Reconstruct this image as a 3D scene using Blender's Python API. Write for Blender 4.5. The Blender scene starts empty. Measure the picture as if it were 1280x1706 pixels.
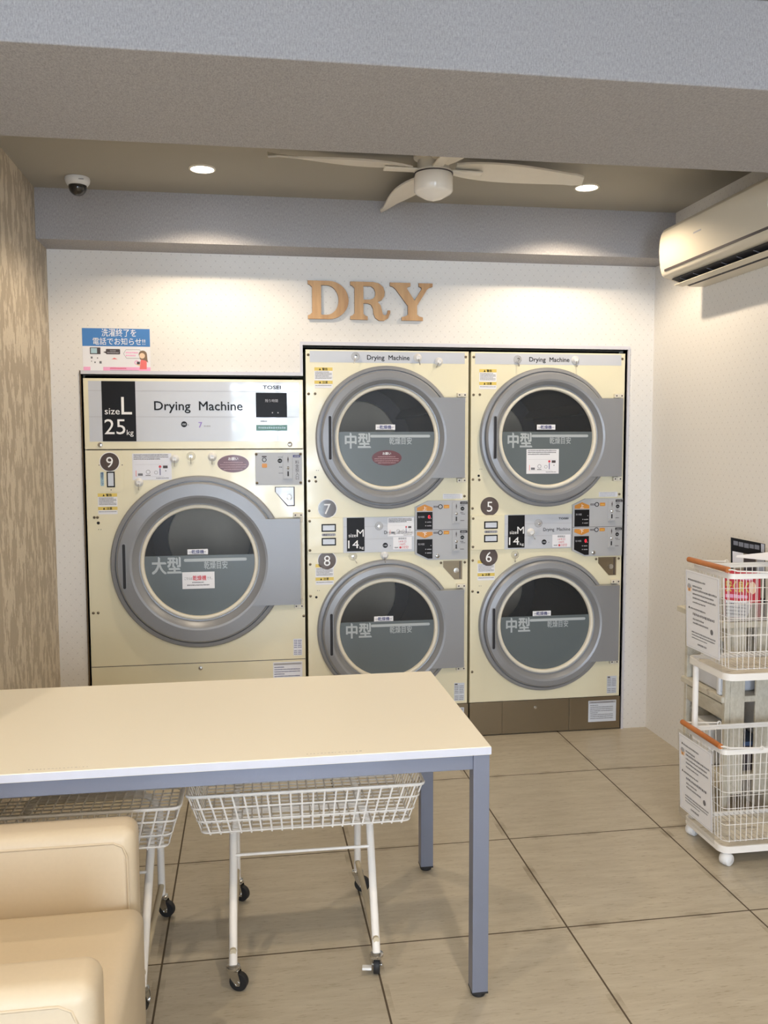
import bpy, bmesh, math, random
from mathutils import Vector, Matrix
random.seed(7)
PI = math.pi
sc = bpy.context.scene
COL = sc.collection

# ------------------------------------------------------------------ camera
f_px, yaw, pitch, roll, cam_y, cam_z = 1456.839, 0.154315, -0.079385, -0.002727, -4.15832, 1.46983
cd = bpy.data.cameras.new('camera')
cam = bpy.data.objects.new('camera', cd); COL.objects.link(cam)
cd.sensor_fit = 'VERTICAL'; cd.sensor_height = 36.0
cd.lens = f_px / 1706 * 36.0
cd.clip_start = 0.02
fw = Vector((math.sin(yaw)*math.cos(pitch), math.cos(yaw)*math.cos(pitch), math.sin(pitch)))
rt = Vector((math.cos(yaw), -math.sin(yaw), 0)); up = rt.cross(fw)
r2 = rt*math.cos(roll) + up*math.sin(roll); u2 = -rt*math.sin(roll) + up*math.cos(roll)
mw = Matrix((r2, u2, -fw)).transposed().to_4x4(); mw.translation = Vector((0, cam_y, cam_z))
cam.matrix_world = mw
sc.camera = cam

# ------------------------------------------------------------------ view, world, lights
sc.view_settings.view_transform = 'Standard'
sc.view_settings.look = 'None'
sc.view_settings.gamma = 1.0
sc.view_settings.exposure = 0.24
DAY = 40.0          # daylight outside
DOWN = 34.0        # watts of each downlight over the dryers
ROOM = 45.0        # watts of each downlight in the front room
WARM = (1.0, 0.82, 0.60)

def s2l(c):
    return tuple(((x/255)/12.92 if x/255 <= .04045 else ((x/255+.055)/1.055)**2.4) for x in c)

world = bpy.data.worlds.new('world'); sc.world = world
world.use_nodes = True
wn = world.node_tree.nodes; wl = world.node_tree.links
wn.clear()
wo = wn.new('ShaderNodeOutputWorld'); wb = wn.new('ShaderNodeBackground')
wt = wn.new('ShaderNodeTexCoord'); wno = wn.new('ShaderNodeTexNoise'); wr = wn.new('ShaderNodeValToRGB')
wno.inputs['Scale'].default_value = 48; wno.inputs['Detail'].default_value = 6
wr.color_ramp.elements[0].position = .47; wr.color_ramp.elements[0].color = (.12, .15, .16, 1)
wr.color_ramp.elements[1].position = .60; wr.color_ramp.elements[1].color = (.70, .80, 1.0, 1)
wl.new(wt.outputs['Generated'], wno.inputs['Vector']); wl.new(wno.outputs['Fac'], wr.inputs['Fac'])
wl.new(wr.outputs['Color'], wb.inputs['Color']); wl.new(wb.outputs['Background'], wo.inputs['Surface'])
wb.inputs['Strength'].default_value = DAY

WINDOWS = [(-3.05, -1.75, 0.4, 2.3), (-0.25, 1.05, 0.02, 2.3)]   # openings in the street front
YF = -7.6
for i, (a, b, c, d) in enumerate(WINDOWS):
    l = bpy.data.lights.new('window_daylight', 'AREA'); l.shape = 'RECTANGLE'
    l.size = b-a; l.size_y = d-c; l.cycles.is_portal = True
    o = bpy.data.objects.new('window_daylight', l); COL.objects.link(o)
    o.location = ((a+b)/2, YF-.02, (c+d)/2); o.rotation_euler = (PI/2, 0, 0)
def lamp(loc, power, size=2.46, blend=.42, rad=.026, col=WARM):
    l = bpy.data.lights.new('downlight_lamp', 'SPOT'); l.energy = power; l.color = col
    l.spot_size = size; l.spot_blend = blend; l.shadow_soft_size = rad
    o = bpy.data.objects.new('downlight_lamp', l); COL.objects.link(o); o.location = loc
    return o
ZC = 2.545
DL = [(-.159, -.56), (1.435, -.54)]
for x, y in DL: lamp((x, y, ZC-.012), DOWN)
for x, y in [(-1.2, -3.2), (.6, -3.0), (-1.2, -5.2), (.6, -5.2)]: lamp((x, y, ZC-.012), ROOM, 2.7)

# ------------------------------------------------------------------ materials
MATS = {}
def mat(name, rgb, rough=.5, metal=0., var=.04, scale=30., bump=0., spec=.5, coat=0., stretch=None, emit=0.):
    if name in MATS: return MATS[name]
    m = bpy.data.materials.new(name); m.use_nodes = True
    n = m.node_tree.nodes; l = m.node_tree.links
    b = n['Principled BSDF']
    c = s2l(rgb)
    b.inputs['Roughness'].default_value = rough; b.inputs['Metallic'].default_value = metal
    b.inputs['Specular IOR Level'].default_value = spec
    b.inputs['Coat Weight'].default_value = coat; b.inputs['Coat Roughness'].default_value = .04
    tc = n.new('ShaderNodeTexCoord'); no = n.new('ShaderNodeTexNoise')
    no.inputs['Scale'].default_value = scale; no.inputs['Detail'].default_value = 4
    if stretch:
        mp = n.new('ShaderNodeMapping'); mp.inputs['Scale'].default_value = stretch
        l.new(tc.outputs['Object'], mp.inputs['Vector']); l.new(mp.outputs['Vector'], no.inputs['Vector'])
    else:
        l.new(tc.outputs['Object'], no.inputs['Vector'])
    mx = n.new('ShaderNodeMix'); mx.data_type = 'RGBA'
    mx.inputs[6].default_value = tuple(x*(1-var) for x in c)+(1,)
    mx.inputs[7].default_value = tuple(min(1, x*(1+var)) for x in c)+(1,)
    l.new(no.outputs['Fac'], mx.inputs[0]); l.new(mx.outputs[2], b.inputs['Base Color'])
    if bump:
        bp = n.new('ShaderNodeBump'); bp.inputs['Strength'].default_value = bump; bp.inputs['Distance'].default_value = .002
        l.new(no.outputs['Fac'], bp.inputs['Height']); l.new(bp.outputs['Normal'], b.inputs['Normal'])
    if emit:
        b.inputs['Emission Color'].default_value = c+(1,); b.inputs['Emission Strength'].default_value = emit
    MATS[name] = m
    return m

class NT:                                   # small node helper for the patterned surfaces
    def __init__(s, name):
        s.m = bpy.data.materials.new(name); s.m.use_nodes = True
        s.n = s.m.node_tree.nodes; s.l = s.m.node_tree.links; s.b = s.n['Principled BSDF']
        s.pos = s.n.new('ShaderNodeNewGeometry').outputs['Position']
        sx = s.n.new('ShaderNodeSeparateXYZ'); s.l.new(s.pos, sx.inputs[0]); s.x, s.y, s.z = sx.outputs
        MATS[name] = s.m
    def put(s, sock, v):
        if isinstance(v, (int, float)): sock.default_value = v
        elif isinstance(v, tuple): sock.default_value = v
        else: s.l.new(v, sock)
    def op(s, o, a, b=0., c=0.):
        k = s.n.new('ShaderNodeMath'); k.operation = o
        for i, v in enumerate((a, b, c)): s.put(k.inputs[i], v)
        return k.outputs[0]
    def vec(s, x, y, z):
        k = s.n.new('ShaderNodeCombineXYZ')
        for i, v in enumerate((x, y, z)): s.put(k.inputs[i], v)
        return k.outputs[0]
    def noise(s, v, scale, detail=4, rough=.5):
        k = s.n.new('ShaderNodeTexNoise'); s.put(k.inputs['Vector'], v)
        k.inputs['Scale'].default_value = scale; k.inputs['Detail'].default_value = detail; k.inputs['Roughness'].default_value = rough
        return k.outputs['Fac']
    def ramp(s, f, a, b):
        k = s.n.new('ShaderNodeMapRange'); s.put(k.inputs[0], f); k.inputs[1].default_value = a; k.inputs[2].default_value = b
        return k.outputs[0]
    def mix(s, f, a, b):
        k = s.n.new('ShaderNodeMix'); k.data_type = 'RGBA'
        s.put(k.inputs[0], f)
        for i, v in ((6, a), (7, b)): s.put(k.inputs[i], (s2l(v)+(1,)) if isinstance(v, tuple) else v)
        return k.outputs[2]
    def out(s, col, rough=.6, bump=None, strength=.2, dist=.002, spec=.5):
        s.put(s.b.inputs['Base Color'], col); s.put(s.b.inputs['Roughness'], rough); s.b.inputs['Specular IOR Level'].default_value = spec
        if bump is not None:
            k = s.n.new('ShaderNodeBump'); k.inputs['Strength'].default_value = strength; k.inputs['Distance'].default_value = dist
            s.put(k.inputs['Height'], bump); s.l.new(k.outputs[0], s.b.inputs['Normal'])
        return s.m

def dotted_paper(name, horiz):              # white wallpaper, fine dots on a staggered lattice joined by faint diagonals
    t = NT(name); a = t.x if horiz == 'x' else t.y
    P, Q = .044, .05
    def dots(oa, oz):
        u = t.op('SUBTRACT', t.op('FRACT', t.op('ADD', t.op('DIVIDE', a, P), 100+oa)), .5)
        v = t.op('SUBTRACT', t.op('FRACT', t.op('ADD', t.op('DIVIDE', t.z, Q), 100+oz)), .5)
        u = t.op('MULTIPLY', u, P); v = t.op('MULTIPLY', v, Q)
        d = t.op('SQRT', t.op('ADD', t.op('MULTIPLY', u, u), t.op('MULTIPLY', v, v)))
        return t.op('LESS_THAN', d, .003)
    d = t.op('MAXIMUM', dots(0, 0), dots(.5, .5))
    s1 = t.op('FRACT', t.op('ADD', t.op('ADD', t.op('DIVIDE', a, P), t.op('DIVIDE', t.z, Q)), 100))
    s2 = t.op('FRACT', t.op('ADD', t.op('SUBTRACT', t.op('DIVIDE', a, P), t.op('DIVIDE', t.z, Q)), 100))
    ln = t.op('MAXIMUM', t.op('LESS_THAN', t.op('ABSOLUTE', t.op('SUBTRACT', s1, .0)), .05), t.op('LESS_THAN', s2, .05))
    n = t.noise(t.pos, 160, 3)
    base = t.mix(n, (222, 219, 214), (232, 229, 224))
    c = t.mix(t.op('MULTIPLY', ln, .10), base, (202, 198, 194))
    c = t.mix(t.op('MULTIPLY', d, .36), c, (176, 170, 164))
    return t.out(c, .75, n, .15)
PAPER_X = dotted_paper('dotted_wallpaper_back', 'x'); PAPER_Y = dotted_paper('dotted_wallpaper_side', 'y')

t = NT('bark_wallpaper')
v = t.vec(0., t.op('MULTIPLY', t.y, 2.1), t.op('MULTIPLY', t.z, .8))
n1 = t.noise(v, 9.0, 8, .66); n2 = t.noise(t.pos, 150, 2)
msk = t.ramp(n1, .49, .53)
c = t.mix(msk, (176, 164, 146), (208, 197, 178)); c = t.mix(t.op('MULTIPLY', n2, .25), c, (140, 124, 102))
BARK = t.out(c, .7, msk, .25, .001)

def fabric_paper(name, rgb):
    t = NT(name)
    v1 = t.vec(t.op('MULTIPLY', t.x, 3.), t.y, t.op('MULTIPLY', t.z, .8))
    n1 = t.noise(v1, 110, 3); n2 = t.noise(t.pos, 260, 2)
    f = t.op('ADD', t.op('MULTIPLY', n1, .6), t.op('MULTIPLY', n2, .4))
    lo = tuple(x*.86 for x in rgb); hi = tuple(min(255, x*1.1) for x in rgb)
    return t.out(t.mix(t.ramp(f, .3, .7), lo, hi), .85, f, .25)
BEAM = fabric_paper('woven_grey_wallpaper', (164, 162, 163))
CEIL = mat('ceiling_paper', (160, 156, 146), .85, var=.05, scale=220, bump=.1)
WHITEWALL = mat('plain_white_wall', (222, 218, 210), .8, var=.03, scale=120)
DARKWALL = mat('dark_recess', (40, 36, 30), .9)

X0, Y0, TS = 0.3392, -0.5241, .6
t = NT('stone_floor_tile')
fx = t.op('DIVIDE', t.op('SUBTRACT', t.x, X0-60), TS); fy = t.op('DIVIDE', t.op('SUBTRACT', t.y, Y0-60), TS)
gx = t.op('ABSOLUTE', t.op('SUBTRACT', t.op('FRACT', t.op('ADD', fx, .5)), .5)); gy = t.op('ABSOLUTE', t.op('SUBTRACT', t.op('FRACT', t.op('ADD', fy, .5)), .5))
g = t.op('LESS_THAN', t.op('MINIMUM', gx, gy), .0046)
idn = t.n.new('ShaderNodeTexWhiteNoise'); t.put(idn.inputs['Vector'], t.vec(t.op('FLOOR', fx), t.op('FLOOR', fy), 0.)); tid = idn.outputs['Value']
v = t.vec(t.op('ADD', t.x, t.op('MULTIPLY', tid, 7.)), t.op('MULTIPLY', t.y, 6.), tid)
st = t.noise(v, 6., 9, .7); fine = t.noise(v, 30., 6, .6); cl = t.noise(t.pos, 2.5, 3)
c = t.mix(t.ramp(st, .34, .66), (176, 166, 147), (192, 183, 165))
c = t.mix(t.op('MULTIPLY', t.ramp(fine, .57, .70), .55), c, (132, 118, 96))
c = t.mix(t.op('MULTIPLY', tid, .15), c, (176, 160, 132))
edge = t.op('MULTIPLY', t.op('LESS_THAN', t.op('MINIMUM', gx, gy), .03), t.ramp(t.noise(t.pos, 9., 5), .5, .7))
c = t.mix(t.op('MULTIPLY', edge, .6), c, (120, 105, 82))
c = t.mix(g, c, (80, 68, 52))
FLOOR = t.out(c, t.op('ADD', .34, t.op('MULTIPLY', g, .4)), t.op('SUBTRACT', 1., g), .35, .002)

def wood(name, a, b, sc_=6., axis='x', rough=.5):
    t = NT(name); tc = t.n.new('ShaderNodeTexCoord'); s = t.n.new('ShaderNodeSeparateXYZ'); t.l.new(tc.outputs['Object'], s.inputs[0])
    o = list(s.outputs); k = 'xyz'.index(axis)
    o[k] = t.op('MULTIPLY', o[k], .12)
    n = t.noise(t.vec(*o), sc_*12, 5, .6)
    return t.out(t.mix(t.ramp(n, .3, .7), a, b), rough, n, .1)
OAK = wood('oak_veneer', (176, 134, 92), (208, 168, 122), 2.2, 'z')
DARKEDGE = mat('burnt_wood_edge', (52, 36, 24), .7)
GRIP = wood('orange_wood_grip', (168, 96, 44), (196, 122, 62), 5., 'y', .4)
t = NT('distressed_white_paint')
n = t.noise(t.vec(t.op('MULTIPLY', t.x, 6.), t.y, t.op('MULTIPLY', t.z, 3.)), 14., 8, .7); n2 = t.noise(t.pos, 9., 6, .7)
c = t.mix(t.ramp(n, .3, .7), (186, 178, 160), (212, 206, 190)); c = t.mix(t.op('MULTIPLY', t.ramp(n2, .60, .68), .7), c, (118, 98, 74))
SHABBY = t.out(c, .7, n, .3)
t = NT('distressed_tray_board')
n = t.noise(t.vec(t.x, t.op('MULTIPLY', t.y, 5.), t.z), 13., 8, .7)
c = t.mix(t.ramp(n, .55, .68), (222, 214, 198), (138, 120, 98))
TRAYB = t.out(c, .5)

def thin_glass(name, tint, refl=1.45, rough=.01, base=.0):
    m = bpy.data.materials.new(name); m.use_nodes = True; n = m.node_tree.nodes; l = m.node_tree.links; n.clear()
    o = n.new('ShaderNodeOutputMaterial'); mx = n.new('ShaderNodeMixShader'); tr = n.new('ShaderNodeBsdfTransparent'); gl = n.new('ShaderNodeBsdfGlossy')
    lw = n.new('ShaderNodeLayerWeight'); lw.inputs['Blend'].default_value = .5
    pw = n.new('ShaderNodeMath'); pw.operation = 'POWER'; pw.inputs[1].default_value = 4.; l.new(lw.outputs['Facing'], pw.inputs[0])
    base += ((refl-1)/(refl+1))**2*1.6
    ad = n.new('ShaderNodeMath'); ad.inputs[1].default_value = base; l.new(pw.outputs[0], ad.inputs[0])
    l.new(ad.outputs[0], mx.inputs[0]); l.new(tr.outputs[0], mx.inputs[1]); l.new(gl.outputs[0], mx.inputs[2]); l.new(mx.outputs[0], o.inputs[0])
    MATS[name] = m; return m
GLASS = thin_glass('door_glass', (.95, .96, .96), 1.5, .012, -.02)
PANE = thin_glass('window_pane', (.95, .97, .97))
SLEEVE = thin_glass('clear_plastic', (.93, .93, .92), 1.45, .08)
CLEARCUP = thin_glass('clear_cup', (.85, .85, .83), 1.5, .05, .12)
FROST = thin_glass('milky_plastic', (.75, .74, .72), 1.45, .25, .18)

CREAM = mat('cream_enamel', (230, 223, 194), .28, var=.012, scale=6, coat=.25)
SILVER = mat('silver_panel', (196, 200, 208), .3, var=.015, scale=8, coat=1.)
COIN = mat('silver_grey_panel', (176, 178, 182), .4, var=.02, scale=400)
DOORG = mat('grey_door_plastic', (143, 145, 149), .36, .2, var=.05, scale=600, bump=.03)
FILM = mat('grey_film', (94, 103, 106), .35, var=.01)
FILMTXT = mat('pale_film_print', (176, 183, 186), .4)
GASKET = mat('cream_gasket', (224, 218, 202), .5)
BLACK = mat('black_print', (22, 21, 23), .4, spec=.2)
DARK = mat('dark_slot', (28, 28, 34), .6)
STEEL = mat('brushed_steel', (140, 128, 108), .32, .8, var=.05, scale=40, stretch=(1, 1, 60))
DRUMSTEEL = mat('drum_dark_steel', (46, 46, 48), .5, .5)
DRUMBACK = mat('drum_back_plate', (226, 212, 186), .6, .0)
CHROME = mat('chrome', (205, 205, 205), .18, 1.)
BROWN = mat('badge_brown', (74, 60, 58), .12, coat=.8)
WHITE = mat('white_print', (240, 240, 240), .4)
PAPERW = mat('white_paper', (232, 232, 236), .45, var=.015)
PAPERC = mat('glossy_paper', (226, 228, 238), .15, var=.015, coat=.6)
YELLOW = mat('warning_yellow', (222, 196, 96), .45)
ORANGE = mat('orange_print', (206, 138, 52), .4)
OXBLOOD = mat('oxblood_sticker', (96, 40, 44), .3, coat=.1)
OVALTXT = mat('oval_print', (206, 168, 168), .4)
NAVY = mat('navy_print', (40, 44, 110), .4)
GREYTXT = mat('grey_print', (112, 112, 118), .5)
LTGREY = mat('light_grey_print', (168, 168, 174), .5)
REDP = mat('red_print', (206, 60, 74), .5)
PINKP = mat('pink_print', (238, 170, 206), .5)
BLUEP = mat('poster_blue', (66, 124, 190), .5)
GREENP = mat('green_label', (60, 110, 92), .3)
LILAC = mat('lilac_print', (150, 126, 196), .4)
REDLED = mat('red_led', (235, 40, 60), .4, emit=1.2)
LAMPWIN = mat('lamp_window', (206, 212, 222), .3)
PVC = mat('pale_trim', (206, 206, 214), .4, var=.02)
WIREW = mat('white_wire', (232, 228, 222), .4, var=.02)
TABLEW = mat('white_laminate', (242, 236, 220), .38, var=.012, scale=200)
TABLEEDGE = mat('white_edge_band', (202, 205, 218), .4)
TABLEM = mat('silver_grey_paint', (124, 129, 145), .4, .35, var=.02, scale=300)
RUBBER = mat('black_rubber', (26, 26, 28), .6)
VINYL = mat('cream_vinyl', (206, 190, 164), .42, var=.03, scale=120, bump=.06)
ACW = mat('ac_plastic', (210, 202, 184), .4, var=.012)
FANW = mat('fan_white', (226, 220, 208), .45)
OPAL = mat('opal_glass', (236, 230, 220), .2)
PLW = mat('white_plastic', (226, 226, 226), .35)
BOXG = mat('grey_white_box', (206, 208, 214), .4)
SKIN = mat('print_skin', (240, 206, 176), .5); HAIR = mat('print_hair', (128, 104, 82), .5); CORAL = mat('print_coral', (232, 116, 112), .5)
DARKP = mat('print_dark', (70, 62, 64), .5)
CYANP = mat('print_pale_blue', (170, 200, 210), .5)
PHOTO = mat('cover_photo', (150, 140, 120), .3, var=.6, scale=30)
GLOW = mat('lit_lens', (255, 244, 224), .4, emit=14.)

# ------------------------------------------------------------------ mesh builder
def ident(u, v, d): return Vector((u, v, d))
def front(u, v, d): return Vector((u, -d, v))            # u right, v up, d towards the viewer (-y)
TXT = {}
def text_geo(s, bold=0.):
    k = s
    if k in TXT: return TXT[k]
    cu = bpy.data.curves.new('t', 'FONT'); cu.body = s; cu.size = 1.; cu.resolution_u = 3
    o = bpy.data.objects.new('t', cu); COL.objects.link(o)
    bpy.context.view_layer.update()
    me = bpy.data.meshes.new_from_object(o.evaluated_get(bpy.context.evaluated_depsgraph_get()))
    V = [tuple(x.co[:2]) for x in me.vertices]; F = [tuple(p.vertices) for p in me.polygons]
    bpy.data.objects.remove(o); bpy.data.curves.remove(cu); bpy.data.meshes.remove(me)
    TXT[k] = (V, F); return TXT[k]

class MB:
    def __init__(s, mp=ident): s.V, s.F, s.I, s.S, s.mats, s.mp = [], [], [], [], [], mp
    def mi(s, m):
        if m not in s.mats: s.mats.append(m)
        return s.mats.index(m)
    def raw(s, V, F, m, sm=True):
        o = len(s.V); s.V += [tuple(v) for v in V]; i = s.mi(m)
        for f in F: s.F.append(tuple(x+o for x in f)); s.I.append(i); s.S.append(sm)
        return s
    def box(s, u0, u1, v0, v1, d0, d1, m, bev=0., seg=2):
        bm = bmesh.new(); bmesh.ops.create_cube(bm, size=1.)
        for v in bm.verts: v.co = Vector((u0+(v.co.x+.5)*(u1-u0), v0+(v.co.y+.5)*(v1-v0), d0+(v.co.z+.5)*(d1-d0)))
        if bev: bmesh.ops.bevel(bm, geom=bm.edges[:], offset=bev, segments=seg, profile=.5, affect='EDGES')
        bm.verts.index_update()
        s.raw([s.mp(*v.co) for v in bm.verts], [[v.index for v in f.verts] for f in bm.faces], m, bool(bev) and seg >= 3); bm.free(); return s
    def quad(s, u0, u1, v0, v1, d, m):
        return s.raw([s.mp(u0, v0, d), s.mp(u1, v0, d), s.mp(u1, v1, d), s.mp(u0, v1, d)], [(0, 1, 2, 3)], m)
    def flat(s, poly, d, m):
        return s.raw([s.mp(u, v, d) for u, v in poly], [tuple(range(len(poly)))], m)
    def disc(s, u, v, r, d, m, n=32, ry=None):
        return s.flat([(u+r*math.cos(2*PI*k/n), v+(ry or r)*math.sin(2*PI*k/n)) for k in range(n)], d, m)
    def ring(s, u, v, r0, r1, d, m, n=32):
        V = []
        for k in range(n):
            a = 2*PI*k/n
            V += [s.mp(u+r0*math.cos(a), v+r0*math.sin(a), d), s.mp(u+r1*math.cos(a), v+r1*math.sin(a), d)]
        return s.raw(V, [(2*k, 2*k+1, (2*k+3) % (2*n), (2*k+2) % (2*n)) for k in range(n)], m)
    def prism(s, outer, d0, d1, m, holes=(), side=None):
        bm = bmesh.new()
        def loop(p):
            vs = [bm.verts.new((u, v, 0)) for u, v in p]
            return [bm.edges.new((vs[i], vs[(i+1) % len(vs)])) for i in range(len(vs))]
        ed = loop(outer)
        for h in holes: ed += loop(h)
        bmesh.ops.triangle_fill(bm, edges=ed, use_beauty=True, use_dissolve=False)
        bm.verts.index_update()
        P = [(v.co.x, v.co.y) for v in bm.verts]; F = [[v.index for v in f.verts] for f in bm.faces]
        E = [[v.index for v in e.verts] for e in bm.edges if len(e.link_faces) == 1]; bm.free()
        n = len(P)
        s.raw([s.mp(u, v, d1) for u, v in P]+[s.mp(u, v, d0) for u, v in P], F+[[x+n for x in reversed(f)] for f in F], m)
        s.raw([s.mp(u, v, d1) for u, v in P]+[s.mp(u, v, d0) for u, v in P], [(a, b, b+n, a+n) for a, b in E], side or m)
        return s
    def lathe(s, prof, u, v, m, n=48, d=0., closed=False):    # revolve (r, d) about the d axis at (u, v)
        V, F = [], []; k = len(prof)
        for i in range(n):
            a = 2*PI*i/n
            for r, h in prof: V.append(s.mp(u+r*math.cos(a), v+r*math.sin(a), d+h))
        for i in range(n):
            j = (i+1) % n
            for q in range(k if closed else k-1):
                w = (q+1) % k
                F.append((i*k+q, j*k+q, j*k+w, i*k+w))
        if not closed:
            for q in (0, k-1):
                if prof[q][0] > 1e-6 and q == 0 and prof[0][1] <= prof[-1][1]: pass
        return s.raw(V, F, m)
    def tube(s, pts, r, m, n=8, closed=False):
        P = [s.mp(*p) for p in pts]; N = len(P); V, F = [], []
        def tan(i):
            a = P[(i-1) % N] if (closed or i > 0) else P[i]; b = P[(i+1) % N] if (closed or i < N-1) else P[i]
            return (b-a).normalized()
        t0 = tan(0); ref = Vector((0, 0, 1)) if abs(t0.z) < .9 else Vector((1, 0, 0))
        nx = t0.cross(ref).normalized()
        for i in range(N):
            tt = tan(i); nx = (nx - tt*nx.dot(tt)).normalized(); ny = tt.cross(nx)
            for k in range(n):
                a = 2*PI*k/n; V.append(P[i]+nx*(r*math.cos(a))+ny*(r*math.sin(a)))
        for i in range(N if closed else N-1):
            j = (i+1) % N
            for k in range(n): F.append((i*n+k, i*n+(k+1) % n, j*n+(k+1) % n, j*n+k))
        if not closed: F += [tuple(range(n)), tuple(range((N-1)*n, N*n))]
        return s.raw(V, F, m)
    def text(s, body, u, v, h, d, m, align='l', bold=0., width=None, rot=0., caps=.72):
        V, F = text_geo(body)
        if not V: return s
        if bold > 0:
            for i, (du, dv) in enumerate(((-bold, -bold), (bold, -bold), (-bold, bold))):
                s.text(body, u+du*h, v+dv*h, h, d+.00004*(i+1), m, align, 0., width, rot, caps)
        x0 = min(p[0] for p in V); x1 = max(p[0] for p in V); y0 = min(p[1] for p in V)
        k = h/caps; kx = k if width is None else width/max(1e-6, (x1-x0))
        off = {'l': x0, 'c': (x0+x1)/2, 'r': x1}[align]
        c, si = math.cos(rot), math.sin(rot)
        return s.raw([s.mp(u+((p[0]-off)*kx*c-p[1]*k*si), v+((p[0]-off)*kx*si+p[1]*k*c), d) for p in V], F, m)
    def lines(s, u0, u1, v, h, d, m, rnd=None, gap=.25):      # a row of print too small to read
        r = rnd or random; u = u0
        while u < u1-h*.3:
            w = h*r.uniform(.55, 1.); w = min(w, u1-u)
            s.quad(u, u+w, v+h*r.uniform(0, .15), v+h*r.uniform(.8, 1.), d, m); u += w+h*gap
        return s
    def build(s, name, parent=None, label=None, sharp=50, loc=None):
        me = bpy.data.meshes.new(name); me.from_pydata(s.V, [], s.F)
        for m in s.mats: me.materials.append(m)
        me.polygons.foreach_set('material_index', s.I)
        bm = bmesh.new(); bm.from_mesh(me); bmesh.ops.recalc_face_normals(bm, faces=bm.faces[:])
        bm.to_mesh(me); bm.free()
        me.set_sharp_from_angle(angle=math.radians(sharp)); me.polygons.foreach_set('use_smooth', s.S)
        me.update()
        o = bpy.data.objects.new(name, me); COL.objects.link(o)
        if parent is not None: o.parent = parent
        if label: o['label'] = label
        if loc: o.location = loc
        return o

def tag(o, label, cat, group=None):
    o['label'] = label; o['category'] = cat
    if group: o['group'] = group
    return o
def thing(name, label, cat, loc=(0, 0, 0), rz=0., group=None):
    o = bpy.data.objects.new(name, None); COL.objects.link(o); o.location = loc; o.rotation_euler = (0, 0, rz); o.empty_display_size = .05
    return tag(o, label, cat, group)
def struct(o): o['kind'] = 'structure'; return o
def share(o, parent, loc, name=None):
    c = o.copy(); COL.objects.link(c); c.parent = parent; c.location = loc
    return c
def arc(u, v, r, a0, a1, n=12): return [(u+r*math.cos(a0+(a1-a0)*k/n), v+r*math.sin(a0+(a1-a0)*k/n)) for k in range(n+1)]
def rrect(u0, u1, v0, v1, r, n=5):
    return arc(u1-r, v1-r, r, 0, PI/2, n)+arc(u0+r, v1-r, r, PI/2, PI, n)+arc(u0+r, v0+r, r, PI, 1.5*PI, n)+arc(u1-r, v0+r, r, 1.5*PI, 2*PI, n)

# ------------------------------------------------------------------ the room
XL, XR = -.872, 2.013
b = MB(); b.box(-3.2, XR+.12, YF-1.2, 1.6, -.06, 0, FLOOR); struct(b.build('floor'))
b = MB(); b.box(-3.2, XR+.12, YF-.1, 1.6, ZC, ZC+.08, CEIL); struct(b.build('ceiling'))
OP = [(-.740, 0), (-.740, 1.782), (.262, 1.782), (.262, 1.925), (1.874, 1.925), (1.874, 0)]
b = MB(front)
b.prism([(XL, 0)]+OP+[(XR, 0), (XR, ZC), (XL, ZC)], -.10, 0, PAPER_X); struct(b.build('wall_back'))
b = MB(); b.box(XL-.12, XL, -2.1, .1, 0, ZC, BARK); struct(b.build('wall_left'))
b = MB(); b.box(XR, XR+.12, YF-.1, .1, 0, ZC, PAPER_Y); struct(b.build('wall_right'))
b = MB(); b.box(-3.2, -3.1, YF, -2.1, 0, ZC, WHITEWALL); struct(b.build('wall_far_left'))
b = MB(); b.box(-3.2, XL-.12, -2.1, -2.0, 0, ZC, WHITEWALL); struct(b.build('wall_left_return'))
b = MB(front)
xs = [-3.2]
for (a, c, z0, z1) in WINDOWS:
    b.box(xs[-1], a, 0, ZC, -YF, -YF+.1, WHITEWALL)
    if z0 > .1: b.box(a, c, 0, z0, -YF, -YF+.1, WHITEWALL)
    b.box(a, c, z1, ZC, -YF, -YF+.1, WHITEWALL); xs.append(c)
b.box(xs[-1], XR, 0, ZC, -YF, -YF+.1, WHITEWALL); struct(b.build('wall_front'))
for i, (a, c, z0, z1) in enumerate(WINDOWS):
    b = MB(front)
    for q in ((a, a+.05, z0, z1), (c-.05, c, z0, z1), (a, c, z0, z0+.05), (a, c, z1-.05, z1), ((a+c)/2-.02, (a+c)/2+.02, z0, z1)):
        b.box(*q, -YF+.02, -YF+.07, PVC)
    w = struct(b.build('window_%d' % (i+1)))
    p = MB(front); p.box(a+.05, c-.05, z0+.05, z1-.05, -YF+.04, -YF+.046, PANE); p.build('pane', w)
# utility space behind the machines
b = MB()
b.box(XL, XR, 1.45, 1.5, 0, ZC, DARKWALL); b.box(XL-.05, XL, .1, 1.5, 0, ZC, DARKWALL); b.box(XR, XR+.05, .1, 1.5, 0, ZC, DARKWALL)
struct(b.build('wall_utility'))
# soffit over the dryers and the deep beam in front of it
b = MB(); b.box(XL, XR, -.2, 0, 2.333, ZC, BEAM); struct(b.build('wall_soffit'))
b = MB(); b.box(-3.1, XR, -2.10, -1.485, 2.333, ZC, BEAM, .004); struct(b.build('wall_beam'))
# pale trim round the opening
b = MB(front)
b.box(-.740, .250, 1.782, 1.798, -.05, .012, PVC); b.box(.250, .262, 1.782, 1.925, -.05, .012, PVC)
b.box(.250, 1.884, 1.925, 1.941, -.05, .012, PVC); b.box(1.874, 1.884, 0, 1.925, -.05, .010, PVC); b.box(-.746, -.740, 0, 1.798, -.05, .006, mat('dark_brown_trim', (92, 76, 52), .5))
struct(b.build('trim_1'))

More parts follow.
